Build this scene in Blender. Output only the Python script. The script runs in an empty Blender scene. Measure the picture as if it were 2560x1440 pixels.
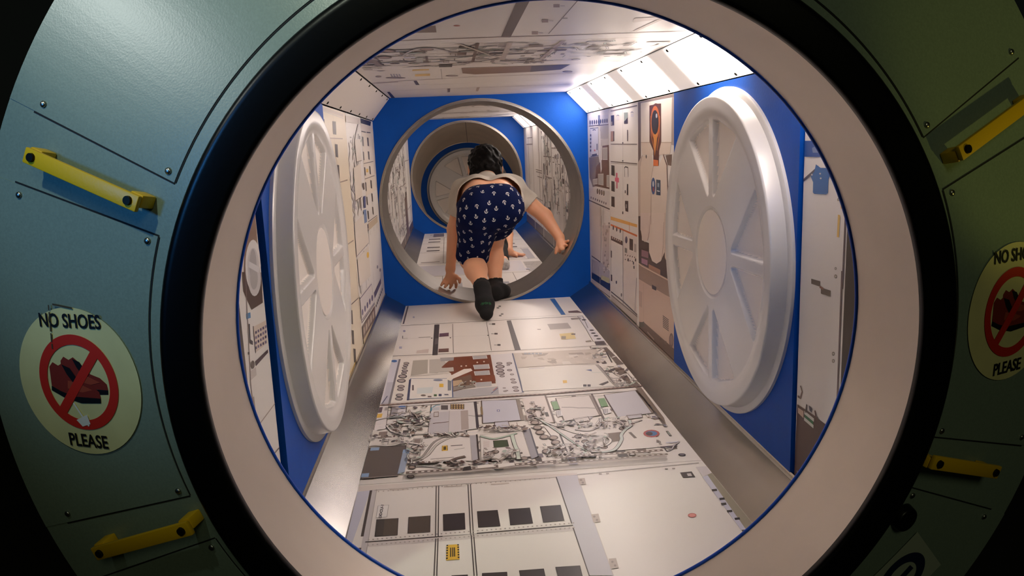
import bpy, bmesh, math, random
import numpy as np
from mathutils import Vector, Matrix
from mathutils.bvhtree import BVHTree

# ------------------------------------------------------------------ camera
S = bpy.context.scene
COL = S.collection
FPX, YAW, PITCH, ROLL, CX, CZ = 1905.958, 0.0752, 0.1874, -0.0402, -0.1347, 0.2465
_ca, _sa, _cb, _sb = math.cos(YAW), math.sin(YAW), math.cos(PITCH), math.sin(PITCH)
_f = Vector((_sa*_cb, _ca*_cb, -_sb)); _r = Vector((_ca, -_sa, 0)); _u = _r.cross(_f)
_cc, _sc = math.cos(ROLL), math.sin(ROLL)
C_R = _cc*_r + _sc*_u; C_U = -_sc*_r + _cc*_u; C_F = _f
CAM = Vector((CX, 0.0, CZ))
cd = bpy.data.cameras.new('camera'); cam = bpy.data.objects.new('camera', cd); COL.objects.link(cam)
cd.sensor_width = 36.0; cd.lens = FPX/2560*36; cd.clip_start = 0.02
_m = Matrix((C_R, C_U, -C_F)).transposed().to_4x4(); _m.translation = CAM
cam.matrix_world = _m
S.camera = cam

# ------------------------------------------------------------------ world, lamps, exposure
w = bpy.data.worlds.new('world'); S.world = w; w.use_nodes = True
w.node_tree.nodes['Background'].inputs[0].default_value = (0.02, 0.024, 0.02, 1)
w.node_tree.nodes['Background'].inputs[1].default_value = 0.12
S.view_settings.view_transform = 'Standard'; S.view_settings.look = 'None'
S.view_settings.gamma = 1; S.view_settings.use_curve_mapping = False
S.view_settings.exposure = 0.0

def lamp(name, loc, target, kind, energy, color, size, spot=None):
    l = bpy.data.lights.new(name, kind); o = bpy.data.objects.new(name, l); COL.objects.link(o)
    l.energy = energy; l.color = color
    if kind == 'AREA': l.shape = 'DISK'; l.size = size
    else: l.shadow_soft_size = size
    if spot: l.spot_size = math.radians(spot); l.spot_blend = 0.7
    o.location = loc
    o.rotation_euler = (Vector(target)-Vector(loc)).to_track_quat('-Z', 'Y').to_euler()
    return o
# lamps of the dark gallery outside the module
lamp('gallery_spot_cool', (-1.0, -0.3, 2.0), (-0.50, 0.93, 0.50), 'SPOT', 64, (0.90, 1.0, 0.78), 0.05, 25)
lamp('gallery_spot_side', (-1.88, 0.25, 1.33), (-0.49, 0.95, 0.45), 'SPOT', 38, (0.95, 1.0, 0.95), 0.05, 14)
lamp('gallery_wash_blue', (-1.9, -0.6, 0.75), (-0.52, 0.93, 0.29), 'SPOT', 56, (0.06, 0.36, 1.0), 0.15, 20)
lamp('gallery_spot_yellow', (1.9, -0.2, -0.5), (0.60, 0.94, 0.25), 'SPOT', 20, (1.0, 0.9, 0.2), 0.03, 13)
lamp('gallery_ambient', (0.5, -2.6, 2.2), (0, 0.9, 0), 'AREA', 10, (1.0, 0.98, 0.58), 1.2)

# ------------------------------------------------------------------ helpers
def ray(px, py):
    v = C_R*((px-1280)/FPX) - C_U*((py-720)/FPX) + C_F
    return v
def hitY(px, py, Y):
    v = ray(px, py); return CAM + v*(Y/v.y)
def srgb(r, g, b):
    f = lambda c: (c/255/12.92) if c/255 <= 0.04045 else ((c/255+0.055)/1.055)**2.4
    return (f(r), f(g), f(b), 1.0)

MATS = {}
def mat(name, col=None, rough=0.5, metal=0.0, spec=0.5, bump=0, bscale=60, noise=0, nscale=8, coat=0, sss=0, attr=None, rvar=0, stretch=None):
    if name in MATS: return MATS[name]
    m = bpy.data.materials.new(name); m.use_nodes = True; nt = m.node_tree; N = nt.nodes; L = nt.links
    b = N['Principled BSDF']
    b.inputs['Roughness'].default_value = rough; b.inputs['Metallic'].default_value = metal
    b.inputs['Specular IOR Level'].default_value = spec
    if coat: b.inputs['Coat Weight'].default_value = coat; b.inputs['Coat Roughness'].default_value = 0.25
    if sss:
        b.inputs['Subsurface Weight'].default_value = sss; b.inputs['Subsurface Radius'].default_value = (0.02, 0.008, 0.005); b.inputs['Subsurface Scale'].default_value = 0.5
    tc = N.new('ShaderNodeTexCoord'); src = tc.outputs['Object']
    if stretch:
        mp = N.new('ShaderNodeMapping'); mp.inputs['Scale'].default_value = stretch; L.new(src, mp.inputs[0]); src = mp.outputs[0]
    if attr:
        a = N.new('ShaderNodeAttribute'); a.attribute_name = attr; L.new(a.outputs['Color'], b.inputs['Base Color'])
    else:
        b.inputs['Base Color'].default_value = col
        if noise:
            t = N.new('ShaderNodeTexNoise'); t.inputs['Scale'].default_value = nscale; t.inputs['Detail'].default_value = 5; L.new(src, t.inputs['Vector'])
            mx = N.new('ShaderNodeMixRGB'); mx.blend_type = 'MULTIPLY'; mx.inputs[1].default_value = col
            rp = N.new('ShaderNodeValToRGB'); lo = 1-noise; rp.color_ramp.elements[0].color = (lo, lo, lo, 1); rp.color_ramp.elements[1].color = (1+noise*0.4,)*3+(1,)
            rp.color_ramp.elements[0].position = 0.3; rp.color_ramp.elements[1].position = 0.7
            L.new(t.outputs['Fac'], rp.inputs[0]); L.new(rp.outputs[0], mx.inputs[2]); mx.inputs[0].default_value = 1
            L.new(mx.outputs[0], b.inputs['Base Color'])
    if rvar:
        t = N.new('ShaderNodeTexNoise'); t.inputs['Scale'].default_value = nscale; t.inputs['Detail'].default_value = 4; L.new(src, t.inputs['Vector'])
        mr = N.new('ShaderNodeMapRange'); mr.inputs[3].default_value = max(0.02, rough-rvar); mr.inputs[4].default_value = rough+rvar
        mr.inputs[1].default_value = 0.3; mr.inputs[2].default_value = 0.7
        L.new(t.outputs['Fac'], mr.inputs[0]); L.new(mr.outputs[0], b.inputs['Roughness'])
    if bump:
        t = N.new('ShaderNodeTexNoise'); t.inputs['Scale'].default_value = bscale; t.inputs['Detail'].default_value = 3; L.new(src, t.inputs['Vector'])
        bp = N.new('ShaderNodeBump'); bp.inputs['Strength'].default_value = bump; bp.inputs['Distance'].default_value = 0.002
        L.new(t.outputs['Fac'], bp.inputs['Height']); L.new(bp.outputs[0], b.inputs['Normal'])
    MATS[name] = m
    return m

WHITE = srgb(236, 230, 224)
M_BOARD = mat('laminate_board', WHITE, 0.32, noise=0.03, nscale=3)
M_INK = mat('printed_ink', attr='ink', rough=0.34)
M_BLUE = mat('blue_paint', srgb(0, 80, 178), 0.5, spec=0.2, bump=0.12, bscale=180, noise=0.05, nscale=20)
M_ALU = mat('scuffed_aluminium', srgb(184, 180, 172), 0.25, 1.0, noise=0.16, nscale=5)
M_LINER = mat('satin_steel', srgb(206, 196, 186), 0.42, 0.75, noise=0.07, nscale=7)
M_LINER1 = mat('scuffed_steel', srgb(172, 166, 158), 0.3, 0.95, noise=0.14, nscale=7)
M_LINERF = mat('dull_steel', srgb(190, 176, 158), 0.4, 0.8, noise=0.12, nscale=6)
M_HATCH = mat('silver_white_plastic', srgb(222, 219, 215), 0.26, 0.06, bump=0.03, bscale=40)
M_CREAM = mat('cream_inset', srgb(234, 225, 216), 0.45)
M_RUBBER = mat('black_rubber', srgb(6, 6, 7), 0.34, spec=0.3, bump=0.05, bscale=120)
M_HULL = mat('hull_paint', srgb(128, 146, 134), 0.33, bump=0.06, bscale=420, noise=0.1, nscale=300)
M_YEL = mat('yellow_paint', srgb(232, 186, 20), 0.42, bump=0.1, bscale=200)
M_STEEL = mat('screw_steel', srgb(170, 170, 165), 0.3, 1.0)
M_DARK = mat('dark_gap', srgb(12, 12, 14), 0.8)
M_DSCREW = mat('dark_bolt', srgb(40, 38, 32), 0.4, 0.8)

def mkobj(name, verts, faces, m, parent=None, smooth=False, **tags):
    me = bpy.data.meshes.new(name); me.from_pydata([tuple(v) for v in verts], [], [tuple(f) for f in faces]); me.update()
    return finish(name, me, m, parent, smooth, **tags)
def finish(name, me, m, parent=None, smooth=False, **tags):
    bm = bmesh.new(); bm.from_mesh(me); bmesh.ops.recalc_face_normals(bm, faces=bm.faces); bm.to_mesh(me); bm.free()
    if smooth:
        me.polygons.foreach_set('use_smooth', [True]*len(me.polygons))
        if smooth != 'all': me.set_sharp_from_angle(angle=math.radians(35))
    if m: me.materials.append(m)
    o = bpy.data.objects.new(name, me); COL.objects.link(o)
    if parent: o.parent = parent
    tag(o, **tags); return o
def bmobj(name, bm, m, parent=None, smooth=False, **tags):
    me = bpy.data.meshes.new(name); bm.to_mesh(me); bm.free()
    return finish(name, me, m, parent, smooth, **tags)
def tag(o, label=None, category=None, group=None, kind=None):
    if label: o['label'] = label
    if category: o['category'] = category
    if group: o['group'] = group
    if kind: o['kind'] = kind
    return o
def empty(name, loc=(0, 0, 0), **tags):
    o = bpy.data.objects.new(name, None); COL.objects.link(o); o.location = loc; o.empty_display_size = 0.05
    return tag(o, **tags)
def setparent(o, p):            # keep world placement for things placed with absolute coordinates
    o.parent = p; o.matrix_parent_inverse = Matrix.Translation(p.location).inverted() if p.type == 'EMPTY' else Matrix()
    return o
def hexa(a, b, c, d, n, t):     # slab: quad a b c d, thickness t against normal n
    n = Vector(n).normalized(); q = [Vector(x) for x in (a, b, c, d)]
    return q+[x-n*t for x in q], [(0, 1, 2, 3), (7, 6, 5, 4), (0, 4, 5, 1), (1, 5, 6, 2), (2, 6, 7, 3), (3, 7, 4, 0)]
def bevel(bm, w, seg=2):
    bmesh.ops.bevel(bm, geom=list(bm.edges), offset=w, segments=seg, affect='EDGES', profile=0.5)
def boxbm(cx, cy, cz, sx, sy, sz, bw=0, seg=2):
    bm = bmesh.new(); bmesh.ops.create_cube(bm, size=1)
    bmesh.ops.scale(bm, vec=(sx, sy, sz), verts=bm.verts)
    if bw: bevel(bm, bw, seg)
    bmesh.ops.translate(bm, vec=(cx, cy, cz), verts=bm.verts)
    return bm
def lathe(prof, n=96, closed=True, a0=0, a1=2*math.pi):
    # prof: list of (r, y); revolve about the tunnel axis (Y)
    V, F = [], []; k = len(prof); full = abs(a1-a0-2*math.pi) < 1e-6; m = n if full else n+1
    for i in range(m):
        a = a0+(a1-a0)*i/n
        for r, y in prof: V.append((r*math.cos(a), y, r*math.sin(a)))
    for i in range(n):
        j = (i+1) % m
        for q in range(k if closed else k-1):
            p = (q+1) % k
            F.append((i*k+q, i*k+p, j*k+p, j*k+q))
    return V, F
# ------------------------------------------------------------------ the shell of the two tunnel modules
SEC = dict(fl=(-.3526, -.4248), fr=(.3626, -.4248), lr=(.457, -.3651), ur=(.457, .357), cr=(.3684, .4487), cl=(-.3614, .4487), ul=(-.4382, .3574), ll=(-.4382, -.3703))
XL, XR, ZF, ZC = -.4382, .457, -.4248, .4487
Y0, Y1, Y2, Y3, Y4, Y5 = 1.0, 3.25, 3.55, 6.0, 6.85, 7.12
R = .4235
def slab(name, k0, k1, ya, yb, t, m, off=0.0, parent=None, a=0.0, b=1.0, **tags):
    p, q = Vector((SEC[k0][0], 0, SEC[k0][1])), Vector((SEC[k1][0], 0, SEC[k1][1]))
    d = (q-p); n = Vector((-d.z, 0, d.x)).normalized()       # inward for the order used below
    p2, q2 = p+d*a - n*off, p+d*b - n*off
    V, F = hexa(p2+Vector((0, ya, 0)), q2+Vector((0, ya, 0)), q2+Vector((0, yb, 0)), p2+Vector((0, yb, 0)), n, t)
    return mkobj(name, V, F, m, parent, **tags)
def octplate(name, y, t, m, rad=R, grow=.03, cz=0.0, parent=None, **tags):
    ks = ['fr', 'lr', 'ur', 'cr', 'cl', 'ul', 'll', 'fl']; P = [SEC[k] for k in ks]
    angs = [2*math.pi*i/120 for i in range(120)]+[math.atan2(z, x) % (2*math.pi) for x, z in P]; angs = sorted(set(round(a, 5) for a in angs))
    def outer(a):
        c, s = math.cos(a), math.sin(a); best = 9
        for i in range(8):
            (x0, z0), (x1, z1) = P[i], P[(i+1) % 8]; dx, dz = x1-x0, z1-z0
            den = c*dz-s*dx
            if abs(den) < 1e-9: continue
            tt = (x0*dz-z0*dx)/den; u = (x0*s-z0*c)/den
            if tt > 0 and -1e-6 <= u <= 1+1e-6: best = min(best, tt)
        return best+grow
    V, F = [], []; n = len(angs)
    for a in angs:
        c, s = math.cos(a), math.sin(a); o = outer(a)
        V += [(rad*c, y, rad*s+cz), (o*c, y, o*s), (o*c, y+t, o*s), (rad*c, y+t, rad*s+cz)]
    for i in range(n):
        j = (i+1) % n
        for q in range(4): F.append((i*4+q, i*4+(q+1) % 4, j*4+(q+1) % 4, j*4+q))
    return mkobj(name, V, F, m, parent, **tags)

floor = slab('floor', 'fl', 'fr', Y0, Y1, .02, M_DARK, .004, kind='structure')
ceiling = slab('ceiling', 'cr', 'cl', Y0, Y1, .02, M_DARK, .004, kind='structure')
wall_r = slab('wall_right', 'lr', 'ur', Y0, Y1, .02, M_DARK, .006, kind='structure')
wall_l = slab('wall_left', 'ul', 'll', Y0, Y1, .02, M_DARK, .006, kind='structure')
trim1 = slab('trim_1', 'ff' if 0 else 'fr', 'lr', Y0, Y1, .012, M_ALU, 0, kind='structure')
trim2 = slab('trim_2', 'll', 'fl', Y0, Y1, .012, M_ALU, 0, kind='structure')
# rolled lips of the aluminium kick strips along the walls
def lip(parent, x, z, s, ya, yb):
    prof = [(0, .006), (-.005*s, .007), (-.008*s, .003), (-.009*s, -.004), (0, -.008)]
    V, F = [], []
    for y in (ya, yb):
        for dx, dz in prof: V.append((x+dx, y, z+dz))
    for i in range(4): F.append((i, i+1, 6+i, 5+i))
    F += [(4, 3, 2, 1, 0), (5, 6, 7, 8, 9), (0, 5, 9, 4)]
    return mkobj('lip', V, F, M_ALU, parent, smooth=True)
lip(trim1, XR, -.3651, 1, Y0, Y1); lip(trim2, XL, -.3703, -1, Y0, Y1)

wall_e = octplate('wall_end', Y1, .018, M_BLUE, rad=R+.006, kind='structure', label='blue painted bulkhead with a round opening at the end of the first tunnel module', cz=.001)
wall_f = octplate('wall_front', Y0-.02, .02, M_BLUE, rad=.4395, kind='structure', grow=.06)
V, F = lathe([(R, Y1-.004), (R, Y2+.004), (R+.012, Y2+.004), (R+.012, Y1-.004)], 120)
ring1 = mkobj('opening_liner', V, F, M_LINER1, wall_e, smooth=True, label='satin metal lining of the round opening')
V, F = lathe([(R+.0005, Y1-.008), (R+.006, Y1-.008), (R+.006, Y1-.0003), (R+.0005, Y1-.0003)], 120)
mkobj('edge_bead', V, F, M_ALU, ring1, smooth=True)
# second module
floor2 = slab('floor_far', 'fl', 'fr', Y2, Y3, .02, M_DARK, .004, kind='structure')
ceil2 = slab('ceiling_far', 'cr', 'cl', Y2, Y3, .02, M_DARK, .004, kind='structure')
wall_r2 = slab('wall_right_far', 'lr', 'ur', Y2, Y3, .02, M_DARK, .006, kind='structure')
wall_l2 = slab('wall_left_far', 'ul', 'll', Y2, Y3, .02, M_DARK, .006, kind='structure')
trim3 = slab('trim_3', 'fr', 'lr', Y2, Y3, .012, M_ALU, 0, kind='structure')
trim4 = slab('trim_4', 'll', 'fl', Y2, Y3, .012, M_ALU, 0, kind='structure')
lip(trim3, XR, -.3651, 1, Y2, Y3); lip(trim4, XL, -.3703, -1, Y2, Y3)
wall_n2 = octplate('wall_near_far', Y2-.018, .018, M_BLUE, rad=R+.006, kind='structure', cz=.001)
wall_e2 = octplate('wall_end_far', Y3, .018, M_BLUE, rad=R+.006, kind='structure', cz=.001, label='blue painted bulkhead around the far round opening')
DROP = lambda y: -.155*max(0, (y-Y3)/(Y4-Y3))
V, F = lathe([(R, Y3-.004), (R, Y4), (R+.012, Y4), (R+.012, Y3-.004)], 96); V = [(x+.03*max(0, (y-Y3)/(Y4-Y3)), y, z+DROP(y)) for x, y, z in V]
ring2 = mkobj('opening_liner', V, F, M_LINERF, wall_e2, smooth=True, label='dull beige metal tube beyond the far opening')
V, F = lathe([(R-.004, Y3-.01), (R+.007, Y3-.01), (R+.007, Y3-.0003), (R-.004, Y3-.0003)], 96)
mkobj('edge_bead', V, F, M_ALU, ring2, smooth=True)
bm = boxbm(.01, (Y3+Y4)/2, R-.0015, .004, Y4-Y3-.02, .002); bm.verts.ensure_lookup_table()
for v in bm.verts: v.co.x += .03*(v.co.y-Y3)/(Y4-Y3); v.co.z += DROP(v.co.y)
bmobj('seam_strip', bm, M_DSCREW, ring2)
# closed end: short chamber with a blue wall that carries a hatch
end3 = slab('wall_back', 'fl', 'fr', Y4, Y5+.02, .02, M_LINERF, .22, kind='structure')
for a, b in (('fr', 'lr'), ('lr', 'ur'), ('ur', 'cr'), ('cr', 'cl'), ('cl', 'ul'), ('ul', 'll'), ('ll', 'fl')):
    slab('side_panel', a, b, Y4, Y5+.02, .012, M_BOARD, .22, parent=end3)
V, F = lathe([(.001, Y5), (.62, Y5), (.62, Y5+.02), (.001, Y5+.02)], 64)
mkobj('back_plate', [(x+.035, y, z-.16) for x, y, z in V], F, M_BLUE, end3)
V, F = lathe([(R+.001, Y4-.02), (.6, Y4-.02), (.6, Y4), (R+.001, Y4)], 96)
mkobj('tube_flange', [(x+.03, y, z-.155) for x, y, z in V], F, M_LINERF, end3)

# ------------------------------------------------------------------ entrance ring, gasket and hull
V, F = lathe([(.4245, .858), (.4245, 1.0), (.438, 1.0), (.438, .858)], 160)
mkobj('entrance_ring', V, F, M_LINER, None, smooth=True, label='wide satin metal ring lining the tunnel entrance', category='metal ring')
prof = [(.4236+.0030*math.cos(t)+.001, 1.0035+.0030*math.sin(t)) for t in [2*math.pi*i/12 for i in range(12)]]
V, F = lathe(prof, 160)
mkobj('edge_cord', V, F, mat('blue_cord', srgb(4, 74, 190), 0.4), None, smooth=True, label='thin blue edging around the inner end of the entrance ring', category='edging')
def gasket():
    c = []
    r0, r1, ya, yb = .4225, .4684, .846, .884
    for (cx, cy, a) in ((r1-.010, ya+.010, -90), (r1-.004, yb-.004, 0), (r0+.003, yb-.003, 90), (r0+.006, ya+.006, 180)):
        rr = .010 if a == -90 else .004 if a == 0 else .003 if a == 90 else .006
        for k in range(6):
            t = math.radians(a+90*k/5); c.append((cx+rr*math.cos(t), cy+rr*math.sin(t)))
    return c
gp = gasket(); gp = [(r, y) for r, y in gp if not (y > .858 and r < .4385)]; gp = gp[:12]+[(.4390, .884), (.4390, .8575), (.4230, .8575)]+[q for q in gp[12:] if q[1] < .8575]
V, F = lathe(gp, 180)
mkobj('rubber_gasket', V, F, M_RUBBER, None, smooth=True, label='thick black rubber edging around the tunnel entrance', category='rubber edging')

TN = .411
def coneY(r): return .872+TN*(r-.46)
def cone(r, deg, off=0.0):
    a = math.radians(deg); n = Vector((TN*math.cos(a), -1, TN*math.sin(a))).normalized()
    return Vector((r*math.cos(a), coneY(r), r*math.sin(a)))+n*off
V, F = lathe([(.4690, coneY(.4690)), (.7275, coneY(.7275)), (.7285, coneY(.7275)+.012), (.7285, 3.5), (.70, 3.5), (.70, 1.1), (.4690, .95)], 180)
hull = mkobj('wall_hull', V, F, M_HULL, None, smooth=True, kind='structure', label='grey-green conical nose of the mock space module around the entrance')
def plate(a0, a1, r0=.491, r1=.7265, th=.0012):
    n = max(4, int(abs(a1-a0)/1.5)); V, F = [], []; nr = 4
    for lev in (0.0, th):
        for i in range(n+1):
            for j in range(nr+1):
                V.append(cone(r0+(r1-r0)*j/nr, a0+(a1-a0)*i/n, lev))
    K = (n+1)*(nr+1); id_ = lambda l, i, j: l*K+i*(nr+1)+j
    for i in range(n):
        for j in range(nr):
            F.append((id_(1, i, j), id_(1, i+1, j), id_(1, i+1, j+1), id_(1, i, j+1)))
    for i in range(n):
        F += [(id_(0, i, 0), id_(0, i+1, 0), id_(1, i+1, 0), id_(1, i, 0)), (id_(0, i, nr), id_(1, i, nr), id_(1, i+1, nr), id_(0, i+1, nr))]
    for j in range(nr):
        F += [(id_(0, 0, j), id_(1, 0, j), id_(1, 0, j+1), id_(0, 0, j+1)), (id_(0, n, j), id_(0, n, j+1), id_(1, n, j+1), id_(1, n, j))]
    p = mkobj('hull_panel', V, F, M_HULL, hull)
    # dark joint around the raised panel
    return p
def joint(pts, wd=.0010):
    V, F = [], []
    P = [cone(r, a, .0006) for r, a in pts]; N = [(cone(r, a, 1)-cone(r, a, 0)) for r, a in pts]
    for i, q in enumerate(P):
        d = (P[min(i+1, len(P)-1)]-P[max(i-1, 0)]).normalized(); s = d.cross(N[i]).normalized()*wd
        V += [q-s, q+s]
    for i in range(len(P)-1): F.append((2*i, 2*i+1, 2*i+3, 2*i+2))
    mkobj('panel_joint', V, F, M_DARK, hull)
def ring_head(loc, n, rad, m, parent, name='screw'):
    bm = bmesh.new(); bmesh.ops.create_uvsphere(bm, u_segments=10, v_segments=6, radius=rad)
    bmesh.ops.scale(bm, vec=(1, 1, .55), verts=bm.verts)
    q = Vector(n).normalized().to_track_quat('Z', 'Y').to_matrix().to_4x4(); q.translation = loc
    bmesh.ops.transform(bm, matrix=q, verts=bm.verts)
    return bmobj(name, bm, m, parent, smooth='all')
PL = [(153.6, 118), (116.5, 63), (61.5, 28.6), (20.3, -17.3), (-26.0, -60), (-62, -118), (-120, -154.4), (-161.8, -198.9)]
for a0, a1 in PL:
    plate(a0, a1)
    n = max(3, int(abs(a1-a0)/2))
    joint([(.690-(.690-.4902)*i/6, a0+(.12 if a0 > a1 else -.12)) for i in range(7)])
    joint([(.4898, a0+(a1-a0)*i/n) for i in range(n+1)])
    joint([(.4902+(.690-.4902)*i/6, a1-.12) for i in range(7)])
    sgn = -1 if a1 < a0 else 1
    for aa in (a0+sgn*1.0, a1-sgn*1.0):
        for rr in (.502, .68):
            c = cone(rr, aa, .0022); nn = cone(rr, aa, 1)-cone(rr, aa, 0)
            ring_head(c, nn, .0042, M_STEEL, hull)
def handrail(deg, r0, r1, label):
    mid = cone((r0+r1)/2, deg)
    e = empty('handrail', mid, label=label, category='handrail', group='yellow handrails on the hull')
    a = math.radians(deg); rad = (cone(.6, deg)-cone(.5, deg)).normalized(); n = (cone(.6, deg, 1)-cone(.6, deg)); tan = rad.cross(n)
    Ln = (r1-r0)*math.sqrt(1+TN*TN); c = (cone(r0, deg)+cone(r1, deg))/2
    Mx = Matrix((rad, tan, n)).transposed().to_4x4(); Mx.translation = c
    def put(name, bm, m):
        bmesh.ops.transform(bm, matrix=Mx, verts=bm.verts); o = bmobj(name, bm, m, None, smooth=True); return setparent(o, e)
    put('bar', boxbm(0, 0, .024, Ln+.01, .0185, .006, .0015), M_YEL)
    for s in (-1, 1):
        put('bracket', boxbm(s*(Ln/2-.004), .003, .0105, .018, .015, .021, .002), M_YEL)
        b = bmesh.new(); bmesh.ops.create_cone(b, cap_ends=True, segments=12, radius1=.0055, radius2=.005, depth=.003)
        bmesh.ops.translate(b, vec=(s*(Ln/2-.007), 0, .0284), verts=b.verts)
        put('bolt', b, M_DSCREW)
handrail(157.5, .510, .655, 'yellow handrail at the upper left of the entrance, casting a blue shadow')
handrail(-158.3, .492, .638, 'yellow handrail below the left no shoes sticker')
handrail(24.6, .508, .662, 'yellow handrail at the upper right of the entrance, above a no shoes sticker')
handrail(-20.4, .474, .610, 'dim yellow handrail below the right no shoes sticker')
c = cone(.506, -30.6, .004); nn = cone(.5, -31, 1)-cone(.5, -31)
bm = bmesh.new(); bmesh.ops.create_cone(bm, cap_ends=True, segments=24, radius1=.021, radius2=.017, depth=.016); bevel(bm, .002)
q = nn.to_track_quat('Z', 'Y').to_matrix().to_4x4(); q.translation = c; bmesh.ops.transform(bm, matrix=q, verts=bm.verts)
bmobj('rubber_bumper', bm, M_RUBBER, None, smooth=True, label='small round black bumper beside the gasket at the lower right', category='bumper')

V, F = hexa((-6, -4, -1.0), (6, -4, -1.0), (6, 9, -1.0), (-6, 9, -1.0), (0, 0, 1), .05)
mkobj('floor_gallery', V, F, mat('dark_carpet', srgb(30, 28, 28), .95), None, kind='structure')
V, F = hexa((-.5, 1.15, -.69), (.5, 1.15, -.69), (.5, 3.3, -.69), (-.5, 3.3, -.69), (0, 0, 1), .31)
mkobj('support_cradle', V, F, M_DARK, None, kind='structure')

# ------------------------------------------------------------------ ceiling corner lights
def chamfer_emit(name, warm, strength, ys, base):
    m = bpy.data.materials.new(name); m.use_nodes = True; nt = m.node_tree; N = nt.nodes; L = nt.links
    b = N['Principled BSDF']; b.inputs['Base Color'].default_value = srgb(225, 218, 210); b.inputs['Roughness'].default_value = .35
    tc = N.new('ShaderNodeTexCoord'); sp = N.new('ShaderNodeSeparateXYZ'); L.new(tc.outputs['Object'], sp.inputs[0])
    acc = None
    for y in ys:
        d = N.new('ShaderNodeMath'); d.operation = 'SUBTRACT'; L.new(sp.outputs['Y'], d.inputs[0]); d.inputs[1].default_value = y
        a = N.new('ShaderNodeMath'); a.operation = 'ABSOLUTE'; L.new(d.outputs[0], a.inputs[0])
        r = N.new('ShaderNodeMapRange'); r.interpolation_type = 'SMOOTHERSTEP'; L.new(a.outputs[0], r.inputs[0])
        r.inputs[1].default_value = .075; r.inputs[2].default_value = .20; r.inputs[3].default_value = 1; r.inputs[4].default_value = 0
        if acc is None: acc = r.outputs[0]
        else:
            s = N.new('ShaderNodeMath'); s.operation = 'ADD'; L.new(acc, s.inputs[0]); L.new(r.outputs[0], s.inputs[1]); acc = s.outputs[0]
    # fall-off towards the two long edges of the diffuser
    z = N.new('ShaderNodeMath'); z.operation = 'SUBTRACT'; L.new(sp.outputs['Z'], z.inputs[0]); z.inputs[1].default_value = .403
    za = N.new('ShaderNodeMath'); za.operation = 'ABSOLUTE'; L.new(z.outputs[0], za.inputs[0])
    zr = N.new('ShaderNodeMapRange'); zr.interpolation_type = 'SMOOTHSTEP'; L.new(za.outputs[0], zr.inputs[0])
    zr.inputs[1].default_value = .032; zr.inputs[2].default_value = .048; zr.inputs[3].default_value = 1; zr.inputs[4].default_value = .12
    mu = N.new('ShaderNodeMath'); mu.operation = 'MULTIPLY'; L.new(acc, mu.inputs[0]); L.new(zr.outputs[0], mu.inputs[1])
    ma = N.new('ShaderNodeMath'); ma.operation = 'MULTIPLY_ADD'; L.new(mu.outputs[0], ma.inputs[0]); ma.inputs[1].default_value = strength; ma.inputs[2].default_value = base
    L.new(ma.outputs[0], b.inputs['Emission Strength']); b.inputs['Emission Color'].default_value = warm
    # fine prismatic dots
    v = N.new('ShaderNodeTexVoronoi'); v.inputs['Scale'].default_value = 190; L.new(tc.outputs['Object'], v.inputs['Vector'])
    bp = N.new('ShaderNodeBump'); bp.inputs['Strength'].default_value = .25; bp.inputs['Distance'].default_value = .002
    L.new(v.outputs['Distance'], bp.inputs['Height']); L.new(bp.outputs[0], b.inputs['Normal'])
    return m
WARM = (1.0, .86, .775, 1)
LY = [1.13, 1.62, 2.11, 2.60, 3.08]; LY2 = [3.8, 4.3, 4.8, 5.25, 5.68]
M_LIT = chamfer_emit('lit_diffuser', WARM, 16.2, LY, .5)
M_LIT2 = chamfer_emit('lit_diffuser_far', WARM, 17.0, LY2, .5)
M_FILL_END = chamfer_emit('added_fill_end', WARM, 2.2, [7.0], .1)  # glow of the added fill strip in the end chamber
M_UNLIT = mat('frosted_diffuser', srgb(228, 220, 212), .35, bump=.1, bscale=200)
def light_panel(k0, k1, ya, yb, m, label, nm='ceiling_light', scr=True):
    p, q = SEC[k0], SEC[k1]; mid = ((p[0]+q[0])/2, (ya+yb)/2, (p[1]+q[1])/2)
    e = empty(nm, mid, label=label, category='light')
    s = slab('backing', k0, k1, ya, yb, .012, M_DARK, .006); setparent(s, e)
    d = slab('diffuser', k0, k1, ya+.004, yb-.004, .006, m, 0, a=.035, b=.965); setparent(d, e)
    P, Q = Vector((p[0], 0, p[1])), Vector((q[0], 0, q[1])); n = Vector((-(Q-P).z, 0, (Q-P).x)).normalized()
    if scr:
        for f in (.09, .91):
            y = ya+.07
            while y < yb:
                sc = ring_head(P.lerp(Q, f)+Vector((0, y, 0))+n*.0005, n, .0045, M_DSCREW, None); setparent(sc, e)
                y += .235
    return e
light_panel('ur', 'cr', Y0, Y1, M_LIT, 'lit diffuser strip with four bright patches along the upper right corner')
light_panel('cl', 'ul', Y0, Y1, M_UNLIT, 'unlit white diffuser strip with screws along the upper left corner')
light_panel('ur', 'cr', Y2, Y3, M_LIT2, 'small lit diffuser strip seen through the round opening, upper right', scr=False)
light_panel('cl', 'ul', Y2, Y3, M_UNLIT, 'unlit diffuser strip beyond the round opening, upper left', scr=False)

light_panel('ur', 'cr', Y4+.03, Y5-.03, M_FILL_END, 'added, unseen fill light strip in the last chamber before the end hatch', scr=False)  # added out of sight to brighten the far tube and end hatch
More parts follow.
